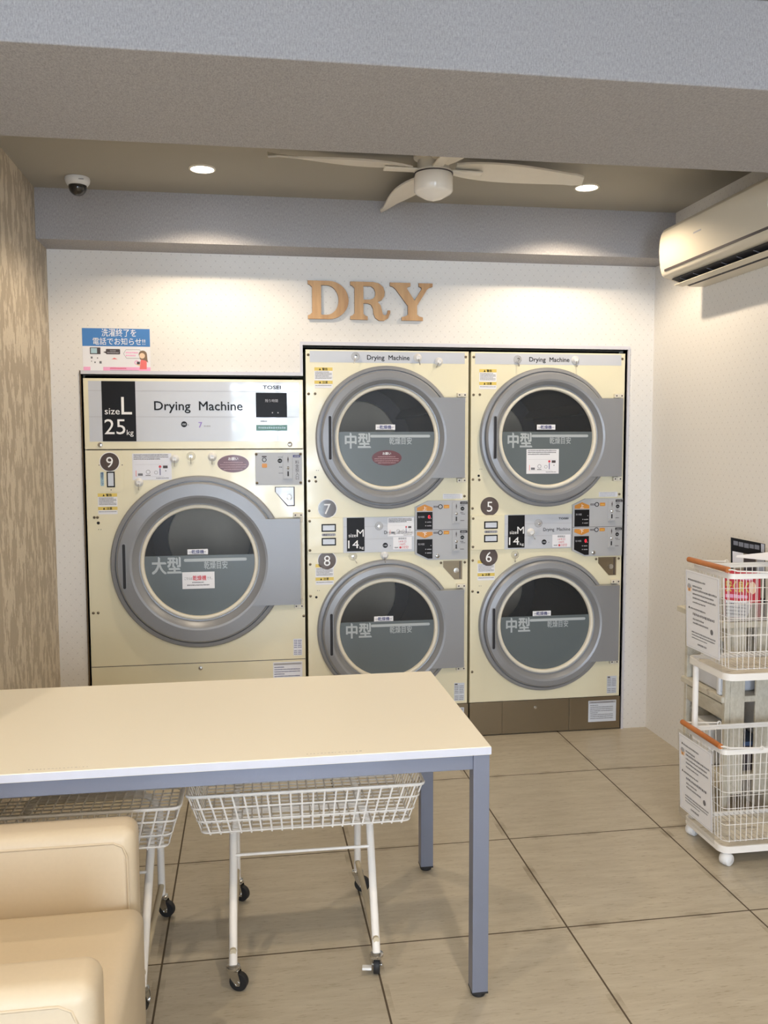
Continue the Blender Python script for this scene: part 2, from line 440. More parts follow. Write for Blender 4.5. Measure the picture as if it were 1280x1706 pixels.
# ------------------------------------------------------------------ dryer pieces
rs = random.Random(3)
def hole(u, v, r, n=48): return [(u+r*math.cos(2*PI*k/n), v+r*math.sin(2*PI*k/n)) for k in range(n)]
screw_mesh = None
def screw(parent, u, v, d=.0):
    global screw_mesh
    if screw_mesh is None:
        b = MB(front); b.lathe([(.0065, 0), (.0062, .002), (.004, .0035), (0, .004)], 0, 0, STEEL, 12); b.box(-.0045, .0045, -.0008, .0008, .0036, .0042, DARK)
        screw_mesh = b.build('screw', parent); screw_mesh.location = (u, -d, v); return
    share(screw_mesh, parent, (u, -d, v))
def hinge_bracket(parent, u, v, up):
    b = MB(front)
    b.box(u-.026, u+.018, v-.010, v+.010, 0, .022, GASKET, .002)
    b.box(u+.006, u+.018, v-(.034 if up else -.010), v+(-.010 if up else .034), 0, .016, GASKET, .002)
    for k in (-.017, .010): b.disc(u+k, v, .004, .0225, DARKP, 12)
    b.box(u-.006, u+.001, v-.006, v+.006, .022, .025, GASKET, .001)
    return b.build('hinge_bracket', parent)
def warning_label(parent, u0, u1, v0, v1, cut=False):
    b = MB(front); b.box(u0, u1, v0, v1, 0, .0008, PAPERW)
    w = u1-u0; h = v1-v0
    for k, s in ((v1, '警告'), (v0+h*.36, '注意')):
        if cut and s == '警告': 
            b.quad(u0, u0+w*.4, k-h*.16, k, .0012, YELLOW); continue
        b.quad(u0, u1, k-h*.16, k, .0012, YELLOW)
        b.text(s, u0+w*.58, k-h*.135, h*.10, .0016, BLACK, 'c', .02)
        b.flat([(u0+w*.25, k-h*.135), (u0+w*.36, k-h*.135), (u0+w*.305, k-h*.03)], .0016, BLACK)
    for k in range(6): b.lines(u0+w*.05, u1-w*(.05 if k % 3 else .2), v1-h*(.24+k*.063), h*.038, .0012, GREYTXT, rs)
    for k in range(1): b.lines(u0+w*.05, u1-w*.05, v0+h*.10, h*.04, .0012, GREYTXT, rs)
    return b.build('warning_label', parent)
def badge(parent, u, v, s, r=.045, rim=True):
    b = MB(front)
    b.lathe([(r, 0), (r, .0012), (0, .0012)], u, v, WHITE if rim else BROWN, 40); b.lathe([(r*.93, .0012), (r*.93, .0018), (0, .0018)], u, v, BROWN, 40)
    b.text(s, u, v-r*.56, r*1.12, .0024, WHITE, 'c', 0.)
    return b.build('number_badge', parent)
def note(parent, u0, u1, v0, v1, d, name='notice_sheet', m=None, diagram=True, dark=None):
    b = MB(front); w = u1-u0; h = v1-v0
    b.box(u0, u1, v0, v1, d, d+.0008, m or PAPERW)
    for k in range(3): b.lines(u0+w*.04, u1-w*(.08+.2*(k == 2)), v1-h*(.08+.075*k), h*.045, d+.0013, dark or GREYTXT, rs)
    if diagram:
        b.quad(u0+w*.06, u1-w*.06, v1-h*.42, v1-h*.415, d+.0013, LTGREY)
        b.quad(u0+w*.085, u0+w*.10, v0+h*.14, v0+h*.36, d+.0013, CORAL); b.quad(u0+w*.14, u0+w*.26, v0+h*.16, v0+h*.25, d+.0013, GREYTXT)
        b.ring(u0+w*.40, v0+h*.30, h*.065, h*.08, d+.0013, GREYTXT, 16); b.quad(u0+w*.33, u0+w*.46, v0+h*.16, v0+h*.19, d+.0013, GREYTXT)
        b.ring(u0+w*.60, v0+h*.28, h*.05, h*.07, d+.0013, LTGREY, 16)
        b.quad(u0+w*.695, u0+w*.715, v0+h*.18, v0+h*.44, d+.0013, NAVY); b.disc(u0+w*.705, v0+h*.50, h*.05, d+.0013, REDP, 12)
        b.quad(u0+w*.78, u0+w*.90, v0+h*.44, v0+h*.54, d+.0013, DARKP); b.disc(u0+w*.85, v0+h*.34, h*.02, d+.0013, DARKP, 10)
        b.quad(u0+w*.1, u1-w*.2, v0+h*.125, v0+h*.132, d+.0013, LTGREY); b.lines(u0+w*.6, u1-w*.08, v0+h*.05, h*.035, d+.0013, GREYTXT, rs)
    return b.build(name, parent)
def oval(parent, u, v, rx, ry, d):
    b = MB(front)
    b.prism([(u+rx*math.cos(2*PI*k/40), v+ry*math.sin(2*PI*k/40)) for k in range(40)], d, d+.0008, OXBLOOD)
    b.text('お願い', u, v+ry*.42, ry*.28, d+.0014, WHITE, 'c', .015)
    for k in range(4): b.lines(u-rx*(.6 if k in (0, 3) else .82), u+rx*(.6 if k in (0, 3) else .82), v+ry*(.10-.26*k), ry*.085, d+.0014, OVALTXT, rs, .5)
    return b.build('oval_sticker', parent)

def door(parent, u, v, R, Rm, Rr, Rg, Rw, film_v, hin, kanji, handle, bar, small, tagxy, hshift=0.):
    """round door: grey ring (mesh of the part), then gasket, glass, film, handle, hinge flange as sub-parts"""
    b = MB(front)
    prof = [(Rg-.004, -.012), (R, -.012), (R, .016), (R-.006, .023), (Rm+.005, .026), (Rm+.003, .018), (Rm, .018), (Rm-.002, .040), (Rm-.010, .049),
            (Rr+.012, .053), (Rr+.002, .050), (Rr-.010, .034), (Rg+.006, .022), (Rg-.004, .020)]
    b.lathe(prof, u, v, DOORG, 96, closed=True)
    dr = b.build('door', parent, sharp=18)
    hx0, hx1, hz0, hz1 = hin
    a0 = math.asin(max(-1, min(1, (hz0-v)/(Rr+.012)))); a1 = math.asin((hz1-v)/(Rr+.012))
    b = MB(front); poly = arc(u, v, Rr+.012, a0, a1, 16)+[(hx1, hz1), (hx1, hz0)]
    b.prism(poly, .004, .0535, DOORG); b.box(hx1-.004, hx1+.010, hz0-.012, hz1+.012, .0, .012, GASKET, .002)
    b.build('hinge_flange', dr)
    hinge_bracket(dr, hx1-.003, hz1+.014, True); hinge_bracket(dr, hx1-.003, hz0-.014, False)
    b = MB(front)
    b.lathe([(Rg+.001+.0, .016)]+[((Rg+Rw)/2+(Rg-Rw)/2*math.cos(a), .022+.008*math.sin(a)) for a in [k*PI/8 for k in range(9)]]+[(Rw-.001, .012)], u, v, GASKET, 96)
    b.build('gasket', dr)
    b = MB(front); b.lathe([(Rw+.004, .012), (0, .012)], u, v, GLASS, 64); b.build('glass', dr)
    b = MB(front)
    th = math.asin((film_v-v)/Rw)
    b.flat(arc(u, v, Rw+.002, PI-th, 2*PI+th, 48), .0132, FILM)
    k = Rw/.2335; d = .0142
    b.text(kanji, kanji_pos[0]*k+u if False else u-.201*k, film_v-.071*k, .056*k, d, FILMTXT, 'l', .034, width=.122*k)
    b.prism(rrect(bar[0], bar[1], film_v-.027*k, film_v-.014*k, .006*k), .0132, .0146, FILMTXT)
    b.text('乾燥目安', small[0], film_v-.057*k, .026*k, d, FILMTXT, 'l', .012, width=small[1]-small[0])
    b.build('film', dr)
    b = MB(front)
    (cx, cy) = tagxy; w = .047; h = .0125
    b.box(cx-w, cx+w, cy-h, cy+h, .0135, .0148, PAPERW); b.text('乾燥機', cx, cy-h*.55, h*1.1, .0153, NAVY, 'c', .02)
    b.lines(cx-w*.85, cx-w*.5, cy-h*.3, h*.5, .0153, LTGREY, rs); b.lines(cx+w*.5, cx+w*.85, cy-h*.3, h*.5, .0153, LTGREY, rs)
    b.lines(cx-w*.85, cx+w*.8, cy-h*.88, h*.22, .0153, LTGREY, rs)
    b.build('name_sticker', dr)
    hu, h0, h1 = handle
    b = MB(front)
    b.prism(rrect(hu-.0095, hu+.0095, h0-.004, h1+.004, .009), .046, .0545, DOORG)
    b.prism(rrect(hu-.0065, hu+.0065, h0, h1, .006), .0540, .0552, DARK)
    b.build('handle', dr)
    return dr
def drum(parent, u, v, r, depth=1.05, rb=.22):
    b = MB(front)
    b.lathe([(r+.035, -.012), (r+.03, -.10), (r+.07, -.12), (r+.07, -depth), (rb+.004, -depth-.004)], u, v, DRUMSTEEL, 48)
    for k in range(3):
        a = 2*PI*k/3+.5; c, s = math.cos(a), math.sin(a); q = r+.068
        V = [(u+q*c-.03*s, v+q*s+.03*c), (u+(q-.06)*c, v+(q-.06)*s), (u+q*c+.03*s, v+q*s-.03*c)]
        b.prism(V, -depth+.03, -.14, DRUMSTEEL)
    dm = b.build('drum', parent)
    b = MB(front); b.lathe([(rb, -depth), (rb-.01, -depth+.004), (0, -depth+.004)], u, v, DRUMBACK, 48); b.build('back_plate', dm, 'pale perforated plate at the back of the drum')
    return dm
kanji_pos = (0, 0)

def coin_unit(parent, u, v, k=1.):
    """narrow coin plate: knob slot, button, coin entry tray; u,v at top-left"""
    b = MB(front)
    b.box(u, u+.040*k, v-.105*k, v, .0, .003, COIN, .001)
    b.flat([(u+.018*k, v-.018*k), (u+.021*k, v-.005*k), (u+.024*k, v-.018*k), (u+.021*k, v-.036*k)], .0036, DARKP)
    b.lathe([(.0075, .003), (.007, .006), (0, .008)], u+.021*k, v-.055*k, CHROME, 14)
    b.box(u+.018*k, u+.024*k, v-.092*k, v-.070*k, .003, .0045, DARK)
    b.prism([(u+.004*k, v-.100*k), (u+.040*k, v-.100*k), (u+.034*k, v-.091*k), (u+.010*k, v-.091*k)], .003, .010, COIN)
    return b.build('coin_slot', parent)

def stack(cx, label, nums, tosei):
    t = thing('drying_machine', label, 'drying machine', (cx, 0, 0), 0, 'drying machines along the back wall')
    W = .3935; cu, c1, c2 = -.010, 1.4915, .5645
    b = MB(front)
    b.prism([(-W, .174), (W, .174), (W, 1.906), (-W, 1.906)], -.012, 0, CREAM, [hole(cu, c1, .262), hole(cu, c2, .262)])
    b.box(-W, -W+.004, .02, 1.906, -1.2, -.012, CREAM); b.box(W-.004, W, .02, 1.906, -1.2, -.012, CREAM)
    b.box(-W, W, 1.902, 1.906, -1.2, -.012, CREAM); b.box(-W, W, .02, 1.906, -1.21, -1.2, CREAM)
    for s in (1.306, .729): 
        b.disc(-.353, s, .006, .0006, BLACK, 14)
        for q in (-.347, -.338): b.disc(q, s+.032, .0018, .0006, DARKP, 8)
    b.build('cabinet', t)
    b = MB(front); b.box(-.374, .374, 1.847, 1.900, 0, .0008, SILVER)
    b.text('Drying  Machine', -.102, 1.862, .0225, .0014, BLACK, 'l', .016, width=.205); b.build('name_strip', t)
    drum(t, cu, c1, .235); drum(t, cu, c2, .235)
    door(t, cu, c1, .341, .319, .272, .251, .233, 1.520, (0, .364, 1.299, 1.683), '中型', (-.286, 1.390, 1.594), (-.090, .201), (.002, .111), (-.017, 1.5425))
    door(t, cu, c2, .341, .319, .272, .251, .233, .603, (0, .364, .369, .753), '中型', (-.286, .454, .656), (-.090, .201), (.002, .111), (-.028, .616))
    # row of panels between the doors
    b = MB(front)
    b.box(-.391, -.222, .941, 1.112, 0, .008, CREAM, .002)
    for z in (1.0635, .997):
        b.box(-.326, -.257, z-.0185, z+.0185, .008, .0095, BLACK); b.box(-.320, -.263, z-.0125, z+.0125, .0095, .0102, LAMPWIN)
    b.prism(rrect(-.325, -.258, 1.024, 1.037, .006), .008, .0088, LTGREY); b.text('確認ランプ', -.2915, 1.0265, .0078, .0094, DARKP, 'c', .01, width=.056)
    b.build('lamp_panel', t)
    b = MB(front)
    b.box(-.222, .126, .941, 1.112, 0, .007, SILVER, .001)
    for z in (1.067, 1.006): b.quad(-.221, .125, z-.0006, z+.0006, .0076, LTGREY)
    b.quad(-.2045, -.119, .948, 1.110, .0078, BLACK)
    b.text('size', -.196, 1.017, .018, .0083, WHITE, 'l', width=.036); b.text('M', -.157, 1.018, .037, .0083, WHITE, 'l', width=.034)
    b.text('14', -.199, .963, .040, .0083, WHITE, 'l', width=.052); b.text('kg', -.143, .960, .013, .0083, WHITE, 'l', width=.020)
    b.text('Drying  Machine', -.023, 1.029, .0165, .0083, BLACK, 'l', .0, width=.140)
    b.disc(-.018, .974, .0125, .0080, BLACK, 24); b.text('100', -.018, .9695, .0085, .0084, SILVER, 'c', .01); b.text('×', .004, .968, .008, .0084, BLACK)
    if tosei: b.text('TOSEI', .056, 1.086, .0095, .0083, BLACK, 'l', .03, width=.050)
    b.build('size_panel', t)
    b = MB(front)
    b.prism([(.128, .927), (.192, .898), (.390, .898), (.390, 1.187), (.192, 1.187), (.128, 1.157)], 0, .012, COIN)
    b.quad(.128, .390, 1.0445, 1.0462, .0125, DARKP)
    b.flat([(.137, 1.138), (.214, 1.138), (.214, 1.154), (.1755, 1.170), (.137, 1.154)], .0127, ORANGE); b.text('上', .1755, 1.142, .016, .0132, WHITE, 'c', .015)
    b.flat([(.137, 1.036), (.214, 1.036), (.214, 1.020), (.1755, 1.005), (.137, 1.020)], .0127, ORANGE); b.text('下', .1755, 1.0165, .016, .0132, WHITE, 'c', .015)
    for z in (1.158, 1.031):
        b.ring(.253, z, .008, .0115, .0128, BLACK, 24); b.quad(.219, .243, z-.004, z+.004, .0128, DARKP); b.lines(.221, .241, z-.002, .004, .0132, LTGREY, rs)
        b.prism(rrect(.269, .297, z-.0085, z+.0085, .003), .012, .0130, ORANGE); b.lines(.274, .292, z-.004, .005, .0134, YELLOW, rs)
    for z in (1.181, 1.040):
        b.quad(.352, .388, z-.012, z, .0128, BLACK); b.lines(.357, .384, z-.009, .005, .0132, LTGREY, rs)
        b.disc(.363, z-.034, .0095, .0128, BLACK, 20); b.text('100', .363, z-.037, .0055, .0132, COIN, 'c', .01)
        b.lines(.353, .374, z-.020, .0035, .0128, DARKP, rs); b.lines(.353, .368, z-.056, .004, .0128, DARKP, rs); b.lines(.357, .378, z-.062, .003, .0128, DARKP, rs); b.lines(.353, .372, z-.094, .004, .0128, DARKP, rs)
    cp = b.build('coin_panel', t)
    for q, (zt, cut, on) in enumerate(((1.133, False, nums[2]), (1.000, True, not nums[2]))):
        b = MB(front); zb = zt-.0845 if not cut else zt-.095
        poly = [(.137, zt), (.214, zt), (.214, zb), (.137, zb)] if not cut else [(.137, zt), (.214, zt), (.214, zb), (.192, zb), (.137, zb+.028)]
        b.prism(poly, .012, .0135, BLACK)
        b.text('残り時間', .143, zt-.028, .0075, .0140, LTGREY, 'l', .01, width=.030)
        if on: b.text('0', .197, zt-.032, .017, .0140, REDLED, 'c', .02)
        b.quad(.204, .208, zt-.033, zt-.029, .0140, LTGREY)
        for y in (.052, .070): b.disc(.180, zt-y+.003, .0027, .0140, LTGREY, 10); b.lines(.187, .208, zt-y, .0055, .0140, LTGREY, rs)
        b.build('display', cp, 'black display window' + (' with a red zero' if on else ' with no digit lit'))
    for z in (1.178, 1.042):
        c_ = coin_unit(cp, .311, z); c_.location = (0, -.012, 0)
    b = MB(front); b.lathe([(.010, .012), (.010, .018), (.006, .020), (0, .020)], .239, .917, CHROME, 20); b.box(.2375, .2405, .911, .923, .020, .0206, DARK); b.build('lock', cp)
    b = MB(front)
    b.prism([(.270, .890), (.366, .890), (.366, .797), (.327, .797), (.270, .860)], .0, .0012, STEEL); b.quad(.352, .357, .800, .888, .0018, DARKP)
    b.lathe([(.014, .0012), (.013, .006), (.006, .007), (0, .007)], .336, .842, CHROME, 20); b.build('lock_plate', t)
    b = MB(front); b.box(.268, .366, 1.195, 1.219, 0, .0006, PAPERW)
    for k in range(3): b.lines(.272, .355, 1.213-.0075*k, .003, .001, LTGREY, rs)
    b.build('fine_print_label', t)
    warning_label(t, -.353, -.267, 1.727, 1.823); warning_label(t, -.356, -.269, .789, .889, True)
    badge(t, -.297, 1.155, nums[0], .046, nums[3]); badge(t, -.300, .906, nums[1], .046, nums[3])
    for u, v in ((-.381, 1.881), (-.381, 1.699), (-.382, 1.288), (-.383, 1.146), (.379, 1.880), (.376, 1.207), (-.381, .889), (-.381, .735), (-.381, .330), (.259, .881), (.379, .881), (-.350, 1.70), (-.350, 1.286)): screw(t, u, v)
    for u, v in ((-.382, 1.097), (-.382, .957)): screw(t, u, v, .008)
    b = MB(front); b.box(.328, .380, .187, .277, 0, .0008, LAMPWIN)
    for k in range(10):
        if k not in (0, 6): b.lines(.331, .350, .268-.0085*k, .004, .0012, GREYTXT, rs); b.lines(.354, .376, .268-.0085*k, .004, .0012, GREYTXT, rs)
    b.quad(.331, .345, .268, .274, .0012, DARKP); b.build('rating_label', t)
    # stainless kick panels
    for n_, (u0, u1) in enumerate(((-W, -.2255), (-.2245, .1255), (.1265, W+.004))):
        b = MB(front); b.box(u0, u1, .006, .172, -.02, .004 if n_ < 2 else .006, STEEL, .001); k = b.build('kick_panel', t)
        if n_ == 1:
            b = MB(front); b.lathe([(.008, .004), (.008, .009), (0, .010)], -.0525, .135, CHROME, 16); b.build('knob', k)
        if n_ == 2:
            b = MB(front); b.box(.228, .377, .044, .154, .006, .0068, LAMPWIN); b.quad(.232, .373, .140, .150, .0073, LTGREY)
            b.lines(.24, .36, .143, .004, .0077, GREYTXT, rs)
            for q in range(8): b.lines(.238, .36 if q % 4 else .28, .128-.0098*q, .0042, .0073, GREYTXT, rs)
            b.build('instruction_label', k)
    return t

m7 = stack(.6695, 'cream stacked drying machine marked 7 and 8, in the middle of the wall', ('7', '8', True, True), False)
m5 = stack(1.4695, 'cream stacked drying machine marked 5 and 6, beside the right wall', ('5', '6', False, False), True)
oval(m7, -.0105, 1.396, .072, .037, .0135)
note(m7, -.0065, .1225, 1.017, 1.106, .0075, dark=BLACK)
note(m5, -.1155, .0505, 1.314, 1.435, .0135)
def price(parent, u0, u1, v0, v1):
    b = MB(front); w = u1-u0; h = v1-v0
    b.box(u0, u1, v0, v1, .0075, .0085, PAPERW); b.text('期間限定', u0+w*.5, v0+h*.80, h*.12, .009, GREYTXT, 'c', .01)
    b.text('14キロ', u0+w*.5, v0+h*.55, h*.16, .009, REDP, 'c'); b.text('100円', u0+w*.5, v0+h*.33, h*.14, .009, REDP, 'c')
    b.lines(u0+w*.08, u0+w*.28, v0+h*.10, h*.10, .009, GREYTXT, rs); b.disc(u0+w*.39, v0+h*.15, h*.09, .009, REDP, 16); b.text('10分', u0+w*.50, v0+h*.07, h*.2, .009, REDP, 'l')
    b.build('price_notice', parent)
price(m7, .0205, .1125, .953, 1.014); price(m5, .0245, .1185, .947, 1.009)

# the large machine 9
CX = -.2345
L = thing('drying_machine', 'large cream drying machine marked 9 with size L 25 kg panel', 'drying machine', (CX, 0, 0), 0, 'drying machines along the back wall')
def X(x): return x-CX
W0, W1 = X(-.732), X(.262); lu, lv = X(-.2275), .9135
b = MB(front)
b.prism([(W0, .10), (W1, .10), (W1, 1.438), (W0, 1.438)], -.012, 0, CREAM, [hole(lu, lv, .285)])
b.box(W0, W0+.004, .02, 1.764, -1.2, -.012, CREAM); b.box(W1-.004, W1, .02, 1.764, -1.2, -.012, CREAM); b.box(W0, W1, 1.760, 1.764, -1.2, -.012, CREAM); b.box(W0, W1, .02, 1.764, -1.21, -1.2, CREAM)
b.quad(W0, W1, .4295, .4325, .0006, DARKP)
b.disc(X(-.683), 1.104, .007, .0006, BLACK, 14)
for q in (-.682, -.672): b.disc(X(q), 1.074, .002, .0006, DARKP, 8)
b.build('cabinet', L)
b = MB(front); b.box(W0, W1, 1.442, 1.764, -.012, .004, CREAM, .002); up_ = b.build('upper_panel', L)
b = MB(front)
b.box(X(-.710), X(.243), 1.477, 1.752, .004, .0046, SILVER)
for z in (1.708, 1.590): b.quad(X(-.710), X(.243), z-.0008, z+.0008, .0052, LTGREY)
b.quad(X(-.652), X(-.503), 1.478, 1.751, .0054, BLACK)
b.text('size', X(-.640), 1.601, .031, .006, WHITE, 'l', width=.066); b.text('L', X(-.566), 1.601, .083, .006, WHITE, 'l', .004, width=.046)
b.text('25', X(-.643), 1.511, .071, .006, WHITE, 'l', width=.092); b.text('kg', X(-.545), 1.507, .025, .006, WHITE, 'l', width=.030)
b.text('Drying  Machine', X(-.420), 1.621, .042, .006, BLACK, 'l', .016, width=.400)
b.disc(X(-.288), 1.556, .0135, .0056, BLACK, 24); b.text('100', X(-.288), 1.5515, .009, .006, SILVER, 'c', .01); b.text('×', X(-.272), 1.549, .009, .006, DARKP)
b.text('7', X(-.222), 1.541, .026, .006, LILAC, 'l', .02); b.lines(X(-.198), X(-.168), 1.544, .008, .006, LTGREY, rs)
b.text('TOSEI', X(.075), 1.720, .0165, .006, BLACK, 'l', .03, width=.083)
b.lines(X(.062), X(.095), 1.567, .007, .006, GREYTXT, rs)
b.quad(X(.042), X(.186), 1.526, 1.553, .0056, GREENP); b.lines(X(.052), X(.178), 1.535, .010, .006, CYANP, rs)
b.build('name_panel', up_)
b = MB(front); b.box(X(.042), X(.186), 1.588, 1.703, .004, .007, BLACK); b.text('残り時間', X(.114), 1.660, .011, .0076, LTGREY, 'c', .01)
for q in (.118, .144): b.disc(X(q), 1.610, .003, .0076, LTGREY, 10)
b.build('display', up_)
for q in (-.664, .198):
    b = MB(front); b.lathe([(.011, .004), (.011, .009), (.006, .011), (0, .011)], X(q), 1.462, CHROME, 20); b.build('lock', up_)
drum(L, lu, lv, .255, 1.05, .235)
dL = door(L, lu, lv, .405, .378, .303, .271, .2535, .946, (0, X(.239), .706, 1.114), '大型', (X(-.566), .803, 1.009), (X(-.301), X(-.011)), (X(-.209), X(-.101)), (X(-.237), .963))
b = MB(front); (u0, u1, v0, v1) = (X(-.310), X(-.162), .789, .868)
b.box(u0, u1, v0, v1, .0135, .0143, PAPERW); b.text('こちらは', u0+.010, v1-.036, .011, .0149, GREYTXT, 'l', width=.036); b.text('乾燥機', u0+.048, v1-.038, .0185, .0149, REDP, 'l', .02, width=.062); b.text('です。', u0+.113, v1-.036, .011, .0149, GREYTXT, 'l', width=.024)
b.lines(u0+.045, u1-.05, v1-.052, .006, .0149, GREYTXT, rs); b.lines(u0+.022, u1-.022, v1-.065, .006, .0149, GREYTXT, rs); b.build('taped_notice', dL)
b = MB(front); b.prism(rrect(X(-.679), X(-.563), 1.246, 1.424, .022), 0, .0015, CREAM)
b.box(X(-.640), X(-.604), 1.268, 1.340, .0015, .0032, BLACK); b.box(X(-.6345), X(-.6095), 1.274, 1.334, .0032, .0038, LAMPWIN)
b.prism(rrect(X(-.668), X(-.652), 1.274, 1.338, .005), .0015, .0022, CYANP)
for k, ch in enumerate('確認ランプ'): b.text(ch, X(-.660), 1.3265-.0122*k, .0095, .0027, NAVY, 'c', .01)
for q in (-.672, -.57): b.disc(X(q), 1.370, .0025, .002, DARKP, 8)
b.disc(X(-.622), 1.256, .0025, .002, DARKP, 8)
b.build('lamp_panel', L)
bd = badge(L, X(-.625), 1.384, '9', .045); bd.location = (0, -.0016, 0)
warning_label(L, X(-.682), X(-.596), 1.144, 1.240)
note(L, X(-.525), X(-.349), 1.300, 1.422, 0, m=PAPERC)
oval(L, X(-.067), 1.3725, .073, .041, 0)
b = MB(front)
b.box(X(.035), X(.254), 1.271, 1.424, 0, .003, COIN, .001)
b.quad(X(.066), X(.088), 1.402, 1.408, .0035, DARKP); b.ring(X(.077), 1.390, .0075, .0105, .0035, BLACK, 24); b.prism(rrect(X(.066), X(.090), 1.353, 1.372, .004), .003, .0038, ORANGE)
b.disc(X(.150), 1.385, .0105, .0035, BLACK, 20); b.text('100', X(.150), 1.3815, .0065, .0040, COIN, 'c', .01); b.lines(X(.142), X(.163), 1.400, .004, .0035, GREYTXT, rs); b.lines(X(.147), X(.162), 1.352, .006, .0035, GREYTXT, rs); b.lines(X(.144), X(.166), 1.325, .004, .0035, GREYTXT, rs)
b.quad(X(.212), X(.246), 1.401, 1.412, .0035, NAVY); b.lines(X(.217), X(.241), 1.404, .005, .004, LTGREY, rs)
for k, ch in enumerate('料金投入口'): b.text(ch, X(.231), 1.371-.0185*k, .0135, .0038, DARKP, 'c', .0)
cpL = b.build('coin_panel', L); q = coin_unit(cpL, X(.165), 1.412, 1.1); q.location = (0, -.003, 0)
for u, v in ((.040, 1.416), (.247, 1.416), (.042, 1.281), (.247, 1.281)): screw(cpL, X(u), v, .003)
b = MB(front); b.prism([(X(.125), 1.262), (X(.218), 1.262), (X(.218), 1.170), (X(.182), 1.170), (X(.125), 1.239)], 0, .001, DARKP)
b.prism([(X(.129), 1.259), (X(.213), 1.259), (X(.213), 1.175), (X(.185), 1.175), (X(.129), 1.237)], .001, .002, SILVER)
b.lathe([(.0145, .002), (.0135, .007), (.007, .008), (0, .008)], X(.192), 1.213, CHROME, 20); b.build('lock_plate', L)
for u, v in ((-.700, 1.13), (-.686, 1.13), (-.716, .686), (-.695, .686), (.255, .64)): screw(L, X(u), v)
b = MB(front); b.lathe([(.0095, 0), (.0095, .006), (.005, .008), (0, .008)], X(-.235), .407, CHROME, 20); b.build('lock', L)
b = MB(front); b.box(X(.204), X(.246), .449, .530, 0, .0008, PAPERC)
for k in range(9):
    if k != 5: b.lines(X(.207), X(.222), .520-.0083*k, .004, .0012, NAVY, rs); b.lines(X(.226), X(.243), .520-.0083*k, .004, .0012, NAVY, rs)
b.build('rating_label', L)
b = MB(front); b.box(X(.106), X(.246), .300, .419, 0, .0008, PAPERC); b.quad(X(.110), X(.242), .405, .414, .0012, LTGREY)
for k in range(8): b.lines(X(.112), X(.235 if k % 3 else .16), .392-.011*k, .0045, .0012, NAVY, rs)
b.build('instruction_label', L)
b = MB(front); b.box(W0, W1, .004, .098, -.03, -.002, STEEL); b.build('kick_panel', L)

# ------------------------------------------------------------------ suction hooks on the machine fronts
def hook(x, z, label, clear=False, wire=True, d=0., tilt=0.):
    b = MB(front)
    m_ = CLEARCUP if clear else PLW
    b.lathe([(.019, 0), (.0205, .002), (.019, .006), (.0145, .0085), (.0125, .0155), (.010, .0185), (.006, .0185), (.005, .0165), (0, .0165)], 0, 0, m_, 24)
    o = b.build('suction_hook' if wire else 'suction_cup', loc=(x, -d, z)); tag(o, label, 'hook' if wire else 'suction cup', 'suction hooks on the dryers')
    if clear:
        b = MB(front); b.lathe([(.008, .014), (.008, .0175), (0, .0185)], 0, 0, CHROME, 16); b.build('cap', o)
    if wire:
        s, c = math.sin(tilt), math.cos(tilt)
        pts = [(0, -.006, .0175), (0, -.018, .020), (0, -.030, .018), (0, -.036, .022), (0, -.034, .028), (0, -.026, .030)]
        b = MB(front); b.tube([(u*c+v*s, v*c-u*s, w) for u, v, w in pts], .0016, CHROME, 6); b.build('hook', o)
    return o
hook(-.334, 1.397, 'white suction hook right of the notice sheet on machine 9')
hook(-.260, 1.408, 'shiny clear suction hook high above the door of machine 9', True, d=0)
hook(-.163, 1.405, 'white suction hook left of the oxblood oval on machine 9')
hook(-.497, 1.289, 'white suction hook overlapping the lower left corner of the notice on machine 9', d=.001)
hook(.512, 1.876, 'clear suction hook left of the Drying Machine lettering over door 7', True, d=.001, tilt=.3)
hook(.812, 1.873, 'white suction hook touching the end of the lettering over door 7', d=.001, tilt=-.2)
hook(.915, 1.856, 'white suction hook farthest right over door 7, hanging a little lower', d=.001, tilt=.5)
hook(.494, .923, 'clear suction hook above left of door 8', True, tilt=-.5)
hook(.648, .926, 'white suction hook at the top of door 8')
hook(.621, 1.068, 'small clear suction cup without hook on the silver panel between doors 7 and 8', True, False, d=.0075)
hook(1.308, 1.871, 'clear suction hook left of the lettering over door 5', True, d=.001)
hook(1.602, 1.872, 'white suction hook right of the lettering over door 5', d=.001)
hook(1.382, 1.024, 'white suction hook beside the M 14 kg mark between doors 5 and 6', d=.0075, tilt=-.4)
hook(1.420, 1.068, 'small clear suction cup on the silver panel between doors 5 and 6', True, False, d=.0075)
hook(1.304, .913, 'clear suction hook above left of door 6', True, tilt=.2)

# ------------------------------------------------------------------ DRY letters
def letter(name, label, outer, holes=(), x=0.):
    b = MB(front); b.prism(outer, .004, .016, OAK, holes, DARKEDGE)
    return tag(b.build(name, loc=(x, 0, 2.046)), label, 'letter', 'wooden letters over the dryers')
H = .176
D_o = [(0, 0), (.098, 0)]+[(.098+.093*math.sin(a), H/2-H/2*math.cos(a)) for a in [PI*k/18 for k in range(1, 18)]]+[(.098, H), (0, H), (0, H-.016), (.010, H-.020), (.020, H-.030), (.020, .030), (.010, .020), (0, .016)]
D_h = [(.062, .020), (.088, .020)]+[(.088+.056*math.sin(a), H/2-(H/2-.020)*math.cos(a)) for a in [PI*k/16 for k in range(1, 16)]]+[(.088, H-.020), (.062, H-.020)]
letter('wooden_letter', 'oak veneer slab serif letter D, first of the word DRY', D_o, [D_h], .288)
R_o = [(0, 0), (.082, 0), (.082, .016), (.070, .020), (.062, .028), (.062, .076), (.082, .076), (.098, .070), (.108, .052), (.110, .030), (.118, .010), (.136, -.003), (.160, -.003), (.180, .010), (.190, .034), (.190, .046), (.178, .046), (.174, .028), (.164, .022), (.154, .028), (.150, .046), (.144, .068), (.130, .084)]
